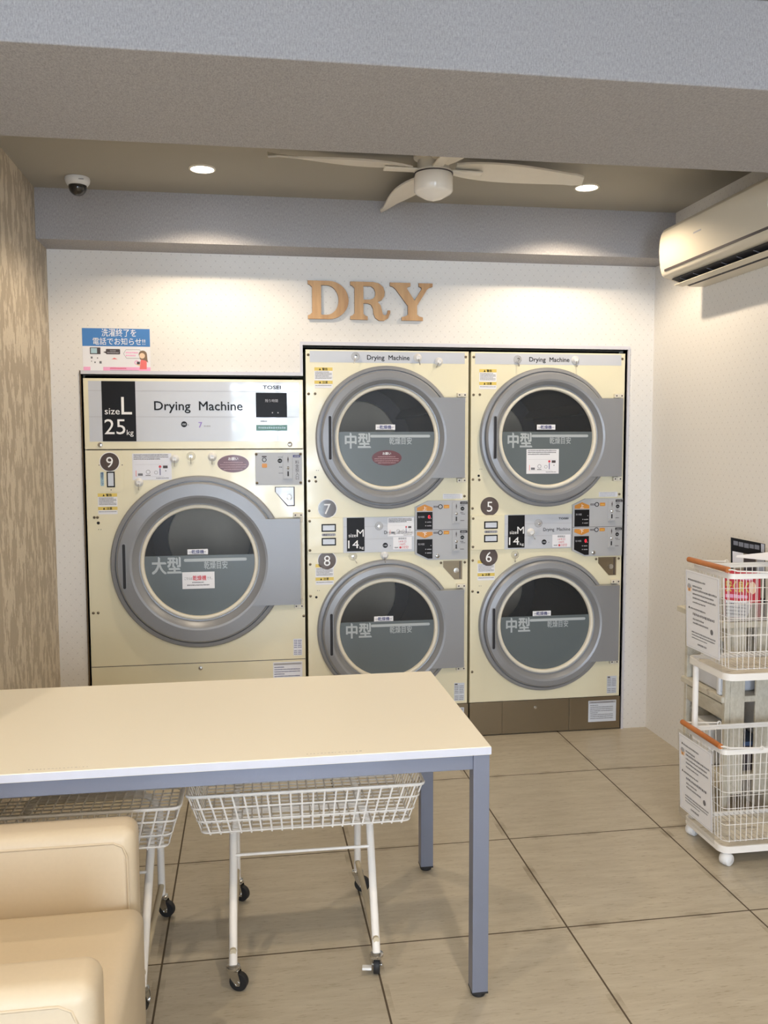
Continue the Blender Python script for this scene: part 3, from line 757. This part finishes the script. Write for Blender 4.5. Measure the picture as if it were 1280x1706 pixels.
R_o += [(.150, .094), (.162, .112), (.164, .132), (.156, .154), (.136, .170), (.108, H), (0, H), (0, H-.016), (.010, H-.020), (.020, H-.030), (.020, .030), (.010, .020), (0, .016)]
R_h = [(.062, .094), (.094, .094), (.110, .100), (.118, .112), (.119, .130), (.112, .146), (.098, .156), (.062, .156)]
letter('wooden_letter', 'oak veneer slab serif letter R, middle of the word DRY', R_o, [R_h], .487)
Y_o = [(.056, 0), (.158, 0), (.158, .016), (.142, .020), (.130, .028), (.130, .070), (.178, .146), (.190, .156), (.205, .160), (.205, H), (.138, H), (.138, .160), (.150, .156), (.152, .148), (.118, .094), (.082, .148), (.084, .156), (.098, .160), (.098, H), (0, H), (0, .160), (.014, .156), (.028, .144), (.086, .068), (.086, .028), (.074, .020), (.056, .016)]
letter('wooden_letter', 'oak veneer slab serif letter Y, last of the word DRY', Y_o, (), .676)

# ------------------------------------------------------------------ poster over machine 9
b = MB(front); d = .0012
b.box(-.730, -.433, 1.782, 1.988, 0, .0008, PAPERW)
b.quad(-.730, -.433, 1.908, 1.988, d, BLUEP)
b.text('洗濯終了を', -.645, 1.955, .027, d+.0004, WHITE, 'l', .0, width=.152); b.text('電話でお知らせ!!', -.684, 1.917, .025, d+.0004, WHITE, 'l', .0, width=.230)
b.quad(-.728, -.433, 1.783, 1.815, d, PINKP); b.quad(-.698, -.642, 1.783, 1.815, d+.0003, PAPERW)
b.quad(-.698, -.652, 1.872, 1.902, d, DARKP); b.quad(-.694, -.667, 1.876, 1.899, d+.0004, CYANP)
for u, v, s in ((-.695, 1.852, .008), (-.668, 1.852, .005), (-.694, 1.838, .004), (-.680, 1.832, .006), (-.658, 1.830, .010)): b.quad(u, u+s, v, v+s*1.1, d, GREYTXT)
b.prism(rrect(-.628, -.566, 1.872, 1.896, .004), .0008, d, DARKP); b.flat([(-.628, 1.876), (-.640, 1.882), (-.626, 1.886)], d, DARKP); b.lines(-.610, -.585, 1.886, .004, d+.0004, LTGREY, rs); b.lines(-.622, -.572, 1.877, .005, d+.0004, LTGREY, rs)
b.flat([(-.604, 1.850), (-.578, 1.850), (-.592, 1.857)], d, CORAL)
hx = [(-.551, 1.875), (-.540, 1.894), (-.480, 1.894), (-.472, 1.886), (-.472, 1.862), (-.480, 1.855), (-.538, 1.855)]
b.tube([(u, v, d) for u, v in hx], .0007, GREYTXT, 4, True); b.lines(-.541, -.487, 1.877, .007, d+.0004, PINKP, rs); b.lines(-.541, -.495, 1.864, .007, d+.0004, PINKP, rs)
b.flat([(-.484, 1.872)]+arc(-.466, 1.872, .0185, PI, 0, 12)+[(-.446, 1.850), (-.443, 1.836), (-.455, 1.846), (-.478, 1.850)], d+.0006, HAIR)
b.disc(-.469, 1.867, .0125, d+.0009, SKIN, 20)
b.flat([(-.481, 1.806), (-.450, 1.806), (-.449, 1.846), (-.458, 1.852), (-.474, 1.850), (-.478, 1.838)], d+.0005, CORAL); b.flat([(-.496, 1.826), (-.480, 1.820), (-.478, 1.828), (-.490, 1.834)], d+.0007, SKIN)
b.quad(-.493, -.480, 1.828, 1.840, d+.0009, DARKP); b.ring(-.494, 1.836, .006, .010, d+.0005, PINKP, 16)
for k, (u1) in enumerate((-.54, -.485, -.465)): b.lines(-.612, u1, 1.807-.0095*k, .0045, d+.0006, REDP if k != 1 else LTGREY, rs)
tag(b.build('poster'), 'small poster with blue heading and drawing of a woman, above machine 9', 'poster')

# ------------------------------------------------------------------ ceiling things
def downlight(x, y, label):
    t = thing('downlight', label, 'ceiling light', (x, y, ZC), 0, 'recessed downlights')
    b = MB(); b.lathe([(.052, 0), (.052, -.004), (.046, -.006), (.044, -.001)], 0, 0, FANW, 32, closed=False); b.build('trim_ring', t)
    b = MB(); b.lathe([(.0445, -.0035), (0, -.0035)], 0, 0, GLOW, 32); b.build('lens', t)
downlight(*DL[0], 'lit round downlight above machine 9, nearer the dome camera')
downlight(*DL[1], 'lit round downlight above machine 5 and 6, right of the fan')

t = thing('dome_camera', 'small white dome security camera with dark dome on the ceiling', 'security camera', (-.667, -.36, ZC))
b = MB(); b.lathe([(.048, 0), (.050, -.008), (.047, -.020), (.040, -.030), (.034, -.032), (0, -.032)], 0, 0, PLW, 32); b.box(.012, .032, -.0475, -.044, -.018, -.014, LTGREY); b.build('housing', t)
b = MB(); b.lathe([(.036, -.030)]+[(.036*math.cos(a), -.036-.036*math.sin(a)) for a in [PI/2*k/8 for k in range(9)]], 0, 0, mat('smoked_dome', (34, 32, 32), .12, coat=.6), 32); b.build('dome', t)

FX, FY, FZ = .708, -.842, 2.500
t = thing('ceiling_fan', 'white ceiling fan with curved blades and an opal light globe', 'ceiling fan', (FX, FY, ZC))
b = MB(); b.lathe([(.075, 0), (.075, -.010), (.060, -.020), (.060, -.058), (.073, -.060), (.074, -.066), (0, -.066)], 0, 0, FANW, 32)
b.lathe([(.0745, -.067), (.0745, -.070), (0, -.070)], 0, 0, DARKP, 32); b.build('motor', t)
b = MB(); b.lathe([(.070, -.070), (.073, -.085), (.073, -.132), (.066, -.140), (.030, -.160), (0, -.168)], 0, 0, OPAL, 32); b.build('light_globe', t)
for k, a in enumerate((2, 94, 181, 272)):
    b = MB()
    prof = []
    n = 14; R0, R1 = .085, .622
    for q in range(n+1):
        s = q/n; r = R0+(R1-R0)*s; w = .030+.046*math.sin(PI*min(1, s*1.15)**.8)*(1-.25*s) if s < .97 else .012
        prof.append((r, -w*.9, w*1.05))
    V, F = [], []
    for i, (r, y0, y1) in enumerate(prof):
        sw = .05*(r/R1)**2
        for (y, z) in ((y0+sw, -.047+.010), (y1+sw, -.047-.012), (y1+sw, -.040-.012), (y0+sw, -.040+.010)): V.append((r, y, z))
    for i in range(n):
        o = i*4
        for e in range(4): F.append((o+e, o+(e+1) % 4, o+4+(e+1) % 4, o+4+e))
    F += [(0, 1, 2, 3), (n*4, n*4+1, n*4+2, n*4+3)]
    b.raw(V, F, FANW)
    o = b.build('blade', t); o.rotation_euler = (0, 0, math.radians(a))
    b = MB(); b.box(.055, .19, -.020, .020, -.060, -.052, FANW, .003); b.build('blade_arm', o)

# ------------------------------------------------------------------ air conditioner on the right wall
def acm(u, v, d): return Vector((-u, d, v))            # u out from the wall, v up, d along the wall (negative = nearer)
t = thing('air_conditioner', 'white wall-mounted split air conditioner high on the right wall', 'air conditioner', (XR, -.49, 0))
Ld = -.82
prof = [(0, 2.152), (.075, 2.150), (.100, 2.158), (.176, 2.180), (.196, 2.186), (.206, 2.196), (.212, 2.215), (.2195, 2.26), (.222, 2.30), (.219, 2.345), (.214, 2.368), (.204, 2.388), (.180, 2.402), (.130, 2.408), (0, 2.408)]
b = MB(acm); b.prism(prof, Ld, 0, ACW); b.build('casing', t, sharp=40)
b = MB(acm); b.prism([(.2110, 2.216), (.2240, 2.29), (.2215, 2.335), (.2160, 2.374), (.205, 2.374), (.205, 2.216)], Ld+.01, -.012, ACW, side=ACW)
b.box(.206, .2135, 2.2065, 2.2155, Ld+.012, -.035, DARKP); b.build('front_panel', t)
b = MB(acm); b.prism([(.090, 2.1535), (.172, 2.1775), (.172, 2.1765), (.176, 2.1740), (.092, 2.1480)], Ld+.03, -.03, DARK)
for q in range(7): b.prism([(.10, 2.156), (.165, 2.1745), (.165, 2.168), (.10, 2.150)], -.09-q*.11, -.085-q*.11, GREYTXT)
b.build('air_outlet', t)
b = MB(acm); b.prism([(.118, 2.146), (.160, 2.151), (.160, 2.1535), (.118, 2.1485)], Ld+.03, -.02, ACW); b.build('louvre', t)
b = MB(acm); b.quad(0, .001, 0, .001, 0, ACW) if False else b.prism([(.2232, 2.305), (.2238, 2.305), (.2236, 2.311), (.2230, 2.311)], -.36, -.30, LTGREY); b.build('name_mark', t)

# ------------------------------------------------------------------ work table
t = thing('work_table', 'long white-topped work table with silver grey legs', 'table', (-.124, -1.64, 0))
TX0, TX1, TY0, TY1 = -.736, .736, -.380, .380
b = MB(); b.box(TX0, TX1, TY0, TY1, .663, .685, TABLEW, .0015)
b.box(TX0-.0004, TX1+.0004, TY0-.0004, TY1+.0004, .6645, .683, TABLEEDGE)
for u0 in (-.41, .26):
    for q in range(16): b.quad(u0+q*.009, u0+q*.009+rs.uniform(.002, .006), TY0+.020, TY0+.0212+rs.uniform(0, .0012), .6853, LTGREY if rs.random() < .6 else GREYTXT)
b.build('tabletop', t)
b = MB()
for y in (TY0+.012, TY1-.052): b.box(TX0+.045, TX1-.045, y, y+.040, .622, .663, TABLEM, .001)
for x in (TX0+.005, TX1-.045): b.box(x, x+.040, TY0+.05, TY1-.05, .622, .663, TABLEM, .001)
b.build('apron', t)
for x in (TX0+.024, TX1-.024):
    for y in (TY0+.027, TY1-.036):
        b = MB(); b.box(x-.0215, x+.0215, y-.0215, y+.0215, .014, .663, TABLEM, .0015); l = b.build('leg', t)
        b = MB(); b.lathe([(.018, 0), (.020, .004), (.016, .014), (0, .014)], x, y, RUBBER, 20); b.box(x-.0218, x+.0218, y-.0218, y+.0218, .012, .017, RUBBER); b.build('foot', l)

# ------------------------------------------------------------------ wire basket carts under the table
def caster(b_parent, x, y, ang, z0=.062, brake=False):
    c, s = math.cos(ang), math.sin(ang)
    def mp(u, v, d): return Vector((x+c*u-s*d, y+s*u+c*d, v))      # u along roll direction, v up, d across
    b = MB(mp)
    b.lathe([(.024, -.0085), (.025, -.007), (.025, .007), (.024, .0085), (0, .0085)], .016, .025, RUBBER, 28); b.lathe([(.024, -.0085), (0, -.0085)], .016, .025, RUBBER, 28)
    w = b.build('caster', b_parent)
    b = MB(mp)
    for q in (-.0125, .011): b.prism([(-.012, .058), (.016, .058), (.024, .030), (.022, .018), (.012, .016), (-.002, .034)], q, q+.0015, CHROME)
    b.box(-.014, .018, .055, .060, -.0125, .0125, CHROME, .001)
    b.lathe([(.006, -.014), (.006, .014)], .016, .025, CHROME, 12)
    if brake: b.box(-.008, .010, .020, .027, .0135, .040, PLW, .002)
    b.build('fork', w)
    b = MB(); b.lathe([(.017, .058), (.019, .060), (.019, .066), (.014, .070), (0, .070)], x, y, CHROME, 20); b.build('collar', w)
def basket_wires(b, x0, x1, y0, y1, zt, zb, tx, ty, nx, ny, levels, rw, rr, bottom=True):
    def lerp(a, c, s): return a+(c-a)*s
    def ringp(s):
        z = lerp(zb, zt, s); a0, a1, c0, c1 = x0+tx*(1-s), x1-tx*(1-s), y0+ty*(1-s), y1-ty*(1-s)
        return [(u, v, z) for u, v in rrect(a0, a1, c0, c1, .018, 3)]
    b.tube(ringp(1.), rr, WIREW, 6, True)
    for s in levels: b.tube(ringp(s), rw, WIREW, 5, True)
    for i in range(nx+1):
        k = (i+.5)/(nx+1); xt = lerp(x0+.01, x1-.01, k); xb = lerp(x0+tx+.01, x1-tx-.01, k)
        b.tube([(xt, y0, zt), (xb, y0+ty, zb), (xb, y1-ty, zb), (xt, y1, zt)], rw, WIREW, 5)
    for i in range(ny+1):
        k = (i+.5)/(ny+1); yt = lerp(y0+.01, y1-.01, k); yb = lerp(y0+ty+.01, y1-ty-.01, k)
        if bottom: b.tube([(x0, yt, zt), (x0+tx, yb, zb), (x1-tx, yb, zb), (x1, yt, zt)], rw, WIREW, 5)
        else:
            b.tube([(x0, yt, zt), (x0+tx, yb, zb)], rw, WIREW, 5); b.tube([(x1, yt, zt), (x1-tx, yb, zb)], rw, WIREW, 5)
def cart(x, y, rz, label, lx=0.):
    t = thing('basket_cart', label, 'laundry cart', (x, y, 0), rz, 'wire basket carts under the table')
    b = MB(); basket_wires(b, -.322, .322, -.225, .225, .530, .412, .036, .030, 19, 14, (0.04, .34, .68), .0026, .0046); b.build('basket', t)
    b = MB()
    for s in (-1, 1):
        pass
    b.tube([(-.206, -.245, .066), (-.206, -.055, .345), (-.202, -.020, .376), (-.172, .012, .388), (.156, .012, .388), (.186, -.020, .376), (.190, -.055, .345), (.184, -.245, .066)], .0115, WIREW, 10); b.build('leg_frame', t)
    b = MB(); b.tube([(-.206, .225, .066), (-.206, .215, .340), (-.200, .210, .385), (-.168, .205, .402), (.132, .205, .402), (.164, .210, .385), (.184, .215, .340), (.184, .225, .066)], .0115, WIREW, 10)
    b.build('leg_frame', t)
    b = MB(); b.tube([(-.204, -.092, .300), (.186, -.092, .300)], .0045, WIREW, 8); b.build('stretcher', t)
    for s in (-1, 1):
        b = MB(); b.tube([(s*.195-.011, -.238, .100), (s*.195-.011, .222, .100)], .009, mat('worn_beige_tube', (196, 184, 158), .5), 8); b.build('side_rail', t)
    for (px, py, a, br) in ((-.206, -.245, -.35, False), (.184, -.245, 1.4, True), (-.206, .225, -.5, False), (.184, .225, -.35, False)): caster(t, px, py, a, brake=br)
    for ch in t.children:
        if not ch.name.startswith('basket'): ch.location.x = lx
    return t
cart(.150, -1.628, -.012, 'white wire basket cart on casters under the table, standing in full view')
cart(-.506, -1.684, -.012, 'white wire basket cart under the table, half hidden by the cream armchair', .035)

# ------------------------------------------------------------------ armchair
t = thing('armchair', 'cream vinyl armchair in front of the white table', 'armchair', (-.60, -2.41, 0))
def cushion(name, x0, x1, y0, y1, z0, z1, r, seams=()):
    b = MB(); b.box(x0, x1, y0, y1, z0, z1, VINYL, r, 6)
    for s in seams: b.tube(s, .0028, VINYL, 6, False)
    return b.build(name, t, sharp=60)
def armseam(yf): return [(-.30, yf, .563), (.285, yf, .563), (.305, yf, .553), (.314, yf, .530), (.316, yf, .40)]
cushion('armrest', -.40, .332, .245, .350, .05, .592, .032, [armseam(.2455)])
cushion('armrest', -.40, .342, -.340, -.228, .05, .592, .032, [armseam(-.3395)])
cushion('seat', -.30, .352, -.226, .243, .12, .420, .034)
cushion('backrest', -.44, -.24, -.36, .36, .10, .80, .04)
for x in (-.37, .29):
    for y in (-.31, .31):
        b = MB(); b.lathe([(.018, 0), (.020, .01), (.024, .06), (0, .06)], x, y, RUBBER, 16); b.build('leg', t)

# ------------------------------------------------------------------ small shabby shelf stand by the right wall
SX0, SX1, SY0, SY1 = 1.80, 2.006, -1.105, -.785
t = thing('shelf_stand', 'shabby white-painted wooden shelf stand against the right wall', 'shelf', ((SX0+SX1)/2, (SY0+SY1)/2, 0))
ox, oy = (SX0+SX1)/2, (SY0+SY1)/2
def sb(b, x0, x1, y0, y1, z0, z1, bev=.003): b.box(x0-ox, x1-ox, y0-oy, y1-oy, z0, z1, SHABBY, bev)
b = MB(); sb(b, SX0-.030, SX1, SY0-.02, SY1+.02, .762, .785)
b.box(SX0+.002-ox, SX0+.07-ox, SY0+.14-oy, SY0+.30-oy, .785, .7856, mat('worn_bare_wood', (176, 128, 82), .7)); b.build('top', t)
for x0 in (SX0, SX1-.022):
    for y0 in (SY0, SY1-.022):
        b = MB(); sb(b, x0, x0+.022, y0, y0+.022, 0, .762); b.build('leg', t)
for z in (.465, .155):
    b = MB(); sb(b, SX0-.012, SX1, SY0+.004, SY1+.006, z, z+.024); b.build('shelf_board', t)
for z0 in (.70, .395):
    b = MB(); sb(b, SX0+.002, SX0+.018, SY0+.02, SY1-.02, z0, z0+.06); b.build('rail', t)
for x0, x1 in ((SX0+.024, SX0+.085), (SX0+.130, SX0+.186)):
    b = MB(); sb(b, x0, x1, SY0+.003, SY0+.015, .10, .762); b.build('side_plank', t)
b = MB(); sb(b, SX0+.02, SX1-.02, SY1-.018, SY1-.006, .05, .762); b.build('end_panel', t)
# things on it
t = thing('storage_box', 'grey-white lidded plastic box on the middle shelf of the stand', 'box', (1.885, -.94, .489))
b = MB(); b.box(-.075, .085, -.105, .085, 0, .085, BOXG, .016, 4); b.build('box', t)
b = MB(); b.box(-.080, .090, -.110, .090, .078, .096, PLW, .008, 3); b.build('lid', t)
t = thing('label_holder', 'narrow white box with a framed label on the shelf beside the lidded box', 'box', (1.815, -1.068, .489))
b = MB(); b.box(-.026, .020, -.012, .012, 0, .105, PLW, .008, 3); b.build('box', t)
b = MB(front); b.box(-.018, .012, .015, .085, .0125, .0133, PAPERW); b.tube([(-.018, .015, .0135), (.012, .015, .0135), (.012, .085, .0135), (-.018, .085, .0135)], .0008, GREYTXT, 4, True); b.lines(-.004, .004, .035, .006, .0140, GREYTXT, rs); b.build('label_plate', t)
b = MB(); b.box(1.80, 1.88, -.99, -.87, .179, .345, PLW, .006, 2); tag(b.build('carton'), 'plain white upright carton on the bottom shelf of the stand', 'carton')
t = thing('tool_box', 'dark open box with blue and red edge low on the stand', 'box', (1.94, -.97, .179))
b = MB(); b.box(-.05, .055, -.10, .10, 0, .10, DARKP, .004); b.build('box', t)
b = MB(); b.box(-.052, .057, -.102, .102, .10, .118, mat('dull_blue', (70, 92, 126), .5), .003); b.box(.03, .058, -.103, -.095, .07, .10, REDP, .002); b.build('rim', t)
# clear tray with leaflets
t = thing('leaflet_tray', 'milky plastic tray on top of the shelf stand holding red leaflets', 'tray', (1.885, -1.048, .785))
b = MB(); o_, i_ = rrect(-.095, .095, -.07, .07, .01, 3), rrect(-.092, .092, -.067, .067, .009, 3)
b.prism(o_, 0, .003, FROST); b.prism(o_, .003, .070, FROST, [i_]); b.build('tray', t)
for k, (dx, dy, rz, tl, rot) in enumerate(((0, .00, -.10, .06, 0), (.024, .012, -.12, .07, .0))):
    def lm(u, v, d, dx=dx, dy=dy, rz=rz, tl=tl):
        y = -d+v*math.sin(tl); z = v*math.cos(tl)
        return Vector((1.860+dx+u*math.cos(rz)-y*math.sin(rz), -1.100+dy+u*math.sin(rz)+y*math.cos(rz), .790+z+u*-.10))
    b = MB(lm); b.box(-.064, .060, .005, .185, 0, .002, REDP if k == 0 else mat('leaflet_back_red', (186, 40, 56), .5))
    if k == 0:
        b.quad(-.063, .036, .006, .070, .0025, PAPERW); b.flat([(.02, .006), (.058, .006), (.058, .07), (.045, .07)], .0027, PHOTO)
        for q in range(4): b.lines(-.06, .02, .055-.013*q, .006, .003, GREYTXT, rs)
        b.text('安く良く', -.060, .108, .034, .0026, YELLOW, 'l', .03, width=.088); b.lines(-.058, .045, .152, .020, .0026, PINKP, rs, .12); b.lines(-.062, .03, .080, .016, .0026, PINKP, rs, .12)
        b.disc(.044, .125, .014, .0026, SKIN, 16, .024)
    tag(b.build('leaflet'), 'red leaflet with yellow lettering standing in the milky tray' if k == 0 else 'dark red leaflet behind the one with yellow lettering', 'leaflet', 'leaflets in the tray')
# framed catalogue leaning on the wall
def cm(u, v, d):
    tl = .07; y = -d+v*math.sin(tl); z = v*math.cos(tl); a = -.06
    return Vector((1.908+u*math.cos(a)-y*math.sin(a), -1.066+u*math.sin(a)+y*math.cos(a), .796+z-u*.20))
b = MB(cm); b.box(-.068, .070, .01, .292, 0, .006, BLACK, .001)
b.quad(-.063, .065, .08, .240, .0065, PHOTO); b.quad(-.064, -.02, .19, .24, .007, PAPERW); b.quad(-.018, .03, .16, .235, .007, DARKP); b.quad(.034, .066, .175, .24, .007, LTGREY); b.quad(-.06, -.03, .10, .17, .007, SKIN)
b.lines(-.060, .050, .262, .020, .0065, GREYTXT, rs, .15); b.quad(.052, .066, .258, .290, .0068, LTGREY)
tag(b.build('catalogue'), 'black-covered catalogue leaning upright at the back of the shelf stand', 'catalogue')

# ------------------------------------------------------------------ two-tier basket trolley
QX0, QX1, QY0, QY1 = 1.598, 1.998, -1.455, -1.176
t = thing('trolley', 'white two-tier trolley frame on four white casters by the right wall', 'trolley', ((QX0+QX1)/2, (QY0+QY1)/2, 0))
qx, qy = (QX0+QX1)/2, (QY0+QY1)/2
hx_, hy_ = (QX1-QX0)/2, (QY1-QY0)/2
for z in (.048, .656):
    b = MB(); b.prism(rrect(-hx_, hx_, -hy_, hy_, .035, 6), z, z+.024, WIREW, [rrect(-hx_+.007, hx_-.007, -hy_+.007, hy_-.007, .03, 6)]); rg = b.build('ring_frame', t)
    b = MB(); b.prism(rrect(-hx_+.007, hx_-.007, -hy_+.007, hy_-.007, .03, 6), z+.004, z+.009, TRAYB); b.build('tray_board', rg, 'scuffed white board inside the ring')
for x in (-hx_+.035, hx_-.02):
    b = MB(); b.tube([(x, hy_-.010, .060), (x, hy_-.010, .668)], .0110, WIREW, 12); b.build('post', t)
for x in (-hx_+.022, hx_-.03):
    for y in (-hy_+.020, hy_-.022):
        b = MB(); b.lathe([(.006, .040), (.006, .052)], x, y, WIREW, 12)
        def mp(u, v, d, x=x, y=y): return Vector((x+.008+u*.93-d*.37, y+u*.37+d*.93, v))
        for q in (-.0175, .0055): 
            b2 = [(.018, q), (.0215, q+.003), (.0215, q+.009), (.018, q+.012), (0, q+.012)]
            c = MB(mp); 
            b.mp = mp; b.lathe([(0, q)]+b2, 0, .0215, PLW, 24)
        b.lathe([(0, -.0205), (.012, -.019), (.0195, -.014), (.0235, -.005), (.0235, .005), (.0195, .014), (.012, .019), (0, .0205)], -.001, .0235, PLW, 24)
        b.mp = ident; b.build('caster', t)
def wbasket(z, label, grp):
    t = thing('laundry_basket', label, 'laundry basket', (qx-(.010 if z < .3 else 0), qy, z), 0, grp)
    ht = .335; b = MB()
    x0, x1, y0, y1 = -hx_+.012, hx_-.012, -hy_+.012, hy_-.012
    basket_wires(b, x0, x1, y0, y1, ht, .004, .022, .016, 14, 9, (.01, .19, .37, .55, .73), .0013, .002, False); b.build('wire_body', t)
    b = MB(); b.prism(rrect(x0-.003, x1+.003, y0-.003, y1+.003, .022, 5), ht-.012, ht+.006, WIREW, [rrect(x0+.001, x1-.001, y0+.001, y1-.001, .02, 5)]); b.build('rim_band', t)
    b = MB(); gx = -hx_-.002; yy0, yy1 = -hy_+.004, hy_-.006
    for ya, sgn in ((yy0, -1), (yy1, 1)):
        b.tube([(gx, ya+.0 if sgn < 0 else ya, ht+.022), (gx+.012, ya, ht+.022), (gx+.030, ya+sgn*.004, ht+.017), (gx+.135, ya+sgn*.004, ht+.011), (gx+.150, ya+sgn*.004, ht+.010)], .0028, WIREW, 6)
        b.tube([(gx+.150+.007*math.cos(a), ya+sgn*.004, ht+.009+.007*math.sin(a)) for a in [2*PI*k/10 for k in range(10)]], .002, WIREW, 5, True)
    h = b.build('handle', t)
    b = MB(); b.tube([(gx, yy0+.002, ht+.022), (gx, yy0+.006, ht+.022), (gx, yy1-.004, ht+.022), (gx, yy1, ht+.022)], .0098, GRIP, 14); b.build('grip', h, 'orange-brown wooden grip')
    return t
wbasket(.682, 'white wire laundry basket with wooden grip on the upper tier of the trolley', 'baskets on the trolley')
wbasket(.072, 'white wire laundry basket with wooden grip on the lower tier of the trolley', 'baskets on the trolley')
def hang_sign(z0, label):
    sx = QX0-(.016 if z0 < .3 else .006)
    def sm(u, v, d):
        u *= .92
        return Vector((sx-d-.012*(v/.3), qy+.122-u, z0+v))    # u runs towards the viewer along the short side
    t = thing('notice_sign', label, 'sign', (0, 0, 0), 0, 'notices on the baskets')
    b = MB(sm); b.box(-.012, .262, -.005, .325, 0, .001, SLEEVE); b.build('plastic_sleeve', t)
    b = MB(sm); b.box(0, .250, .03, .315, .0011, .0018, PAPERW)
    d = .0024
    b.tube([(.006, .036, d), (.244, .036, d), (.244, .309, d), (.006, .309, d)], .0006, LTGREY, 4, True)
    for (v, u0, u1, h) in ((.278, .035, .155, .007), (.258, .055, .125, .007), (.245, .055, .235, .008), (.230, .055, .215, .007), (.215, .055, .225, .007), (.200, .055, .150, .006), (.175, .035, .150, .007), (.155, .055, .215, .010), (.138, .055, .140, .007), (.124, .055, .170, .007), (.090, .045, .225, .006), (.080, .045, .220, .005), (.070, .045, .160, .004), (.050, .09, .155, .008)):
        b.lines(u0, u1, v, h, d, GREYTXT, rs, .4)
    for v in (.279, .176): b.disc(.026, v+.003, .004, d, BLACK, 10)
    b.flat([(.016, .238), (.042, .238), (.047, .256), (.011, .256)], d, SKIN); b.disc(.029, .258, .014, d+.0002, LTGREY, 14, .009); b.flat([(.024, .240), (.034, .240), (.034, .250), (.024, .250)], d+.0004, ORANGE)
    b.disc(.195, .118, .010, d, GREYTXT, 16)
    b.build('sheet', t)
hang_sign(.690, 'white notice sheet in a clear sleeve hung on the upper trolley basket')
hang_sign(.080, 'white notice sheet in a clear sleeve hung on the lower trolley basket')
# scrap of white card over the upper basket's back rim
def fm(u, v, d): return Vector((u, v, d))
b = MB(); b.raw([(1.805, -1.150, 1.045), (1.985, -1.150, 1.058), (1.985, -1.33, 1.034), (1.80, -1.152, 1.038), (1.98, -1.154, 1.052), (1.98, -1.328, 1.030)], [(0, 1, 2), (3, 5, 4), (0, 3, 4, 1), (1, 4, 5, 2), (2, 5, 3, 0)], PAPERW)
tag(b.build('white_card'), 'folded white card lying across the rim of the upper trolley basket', 'card')
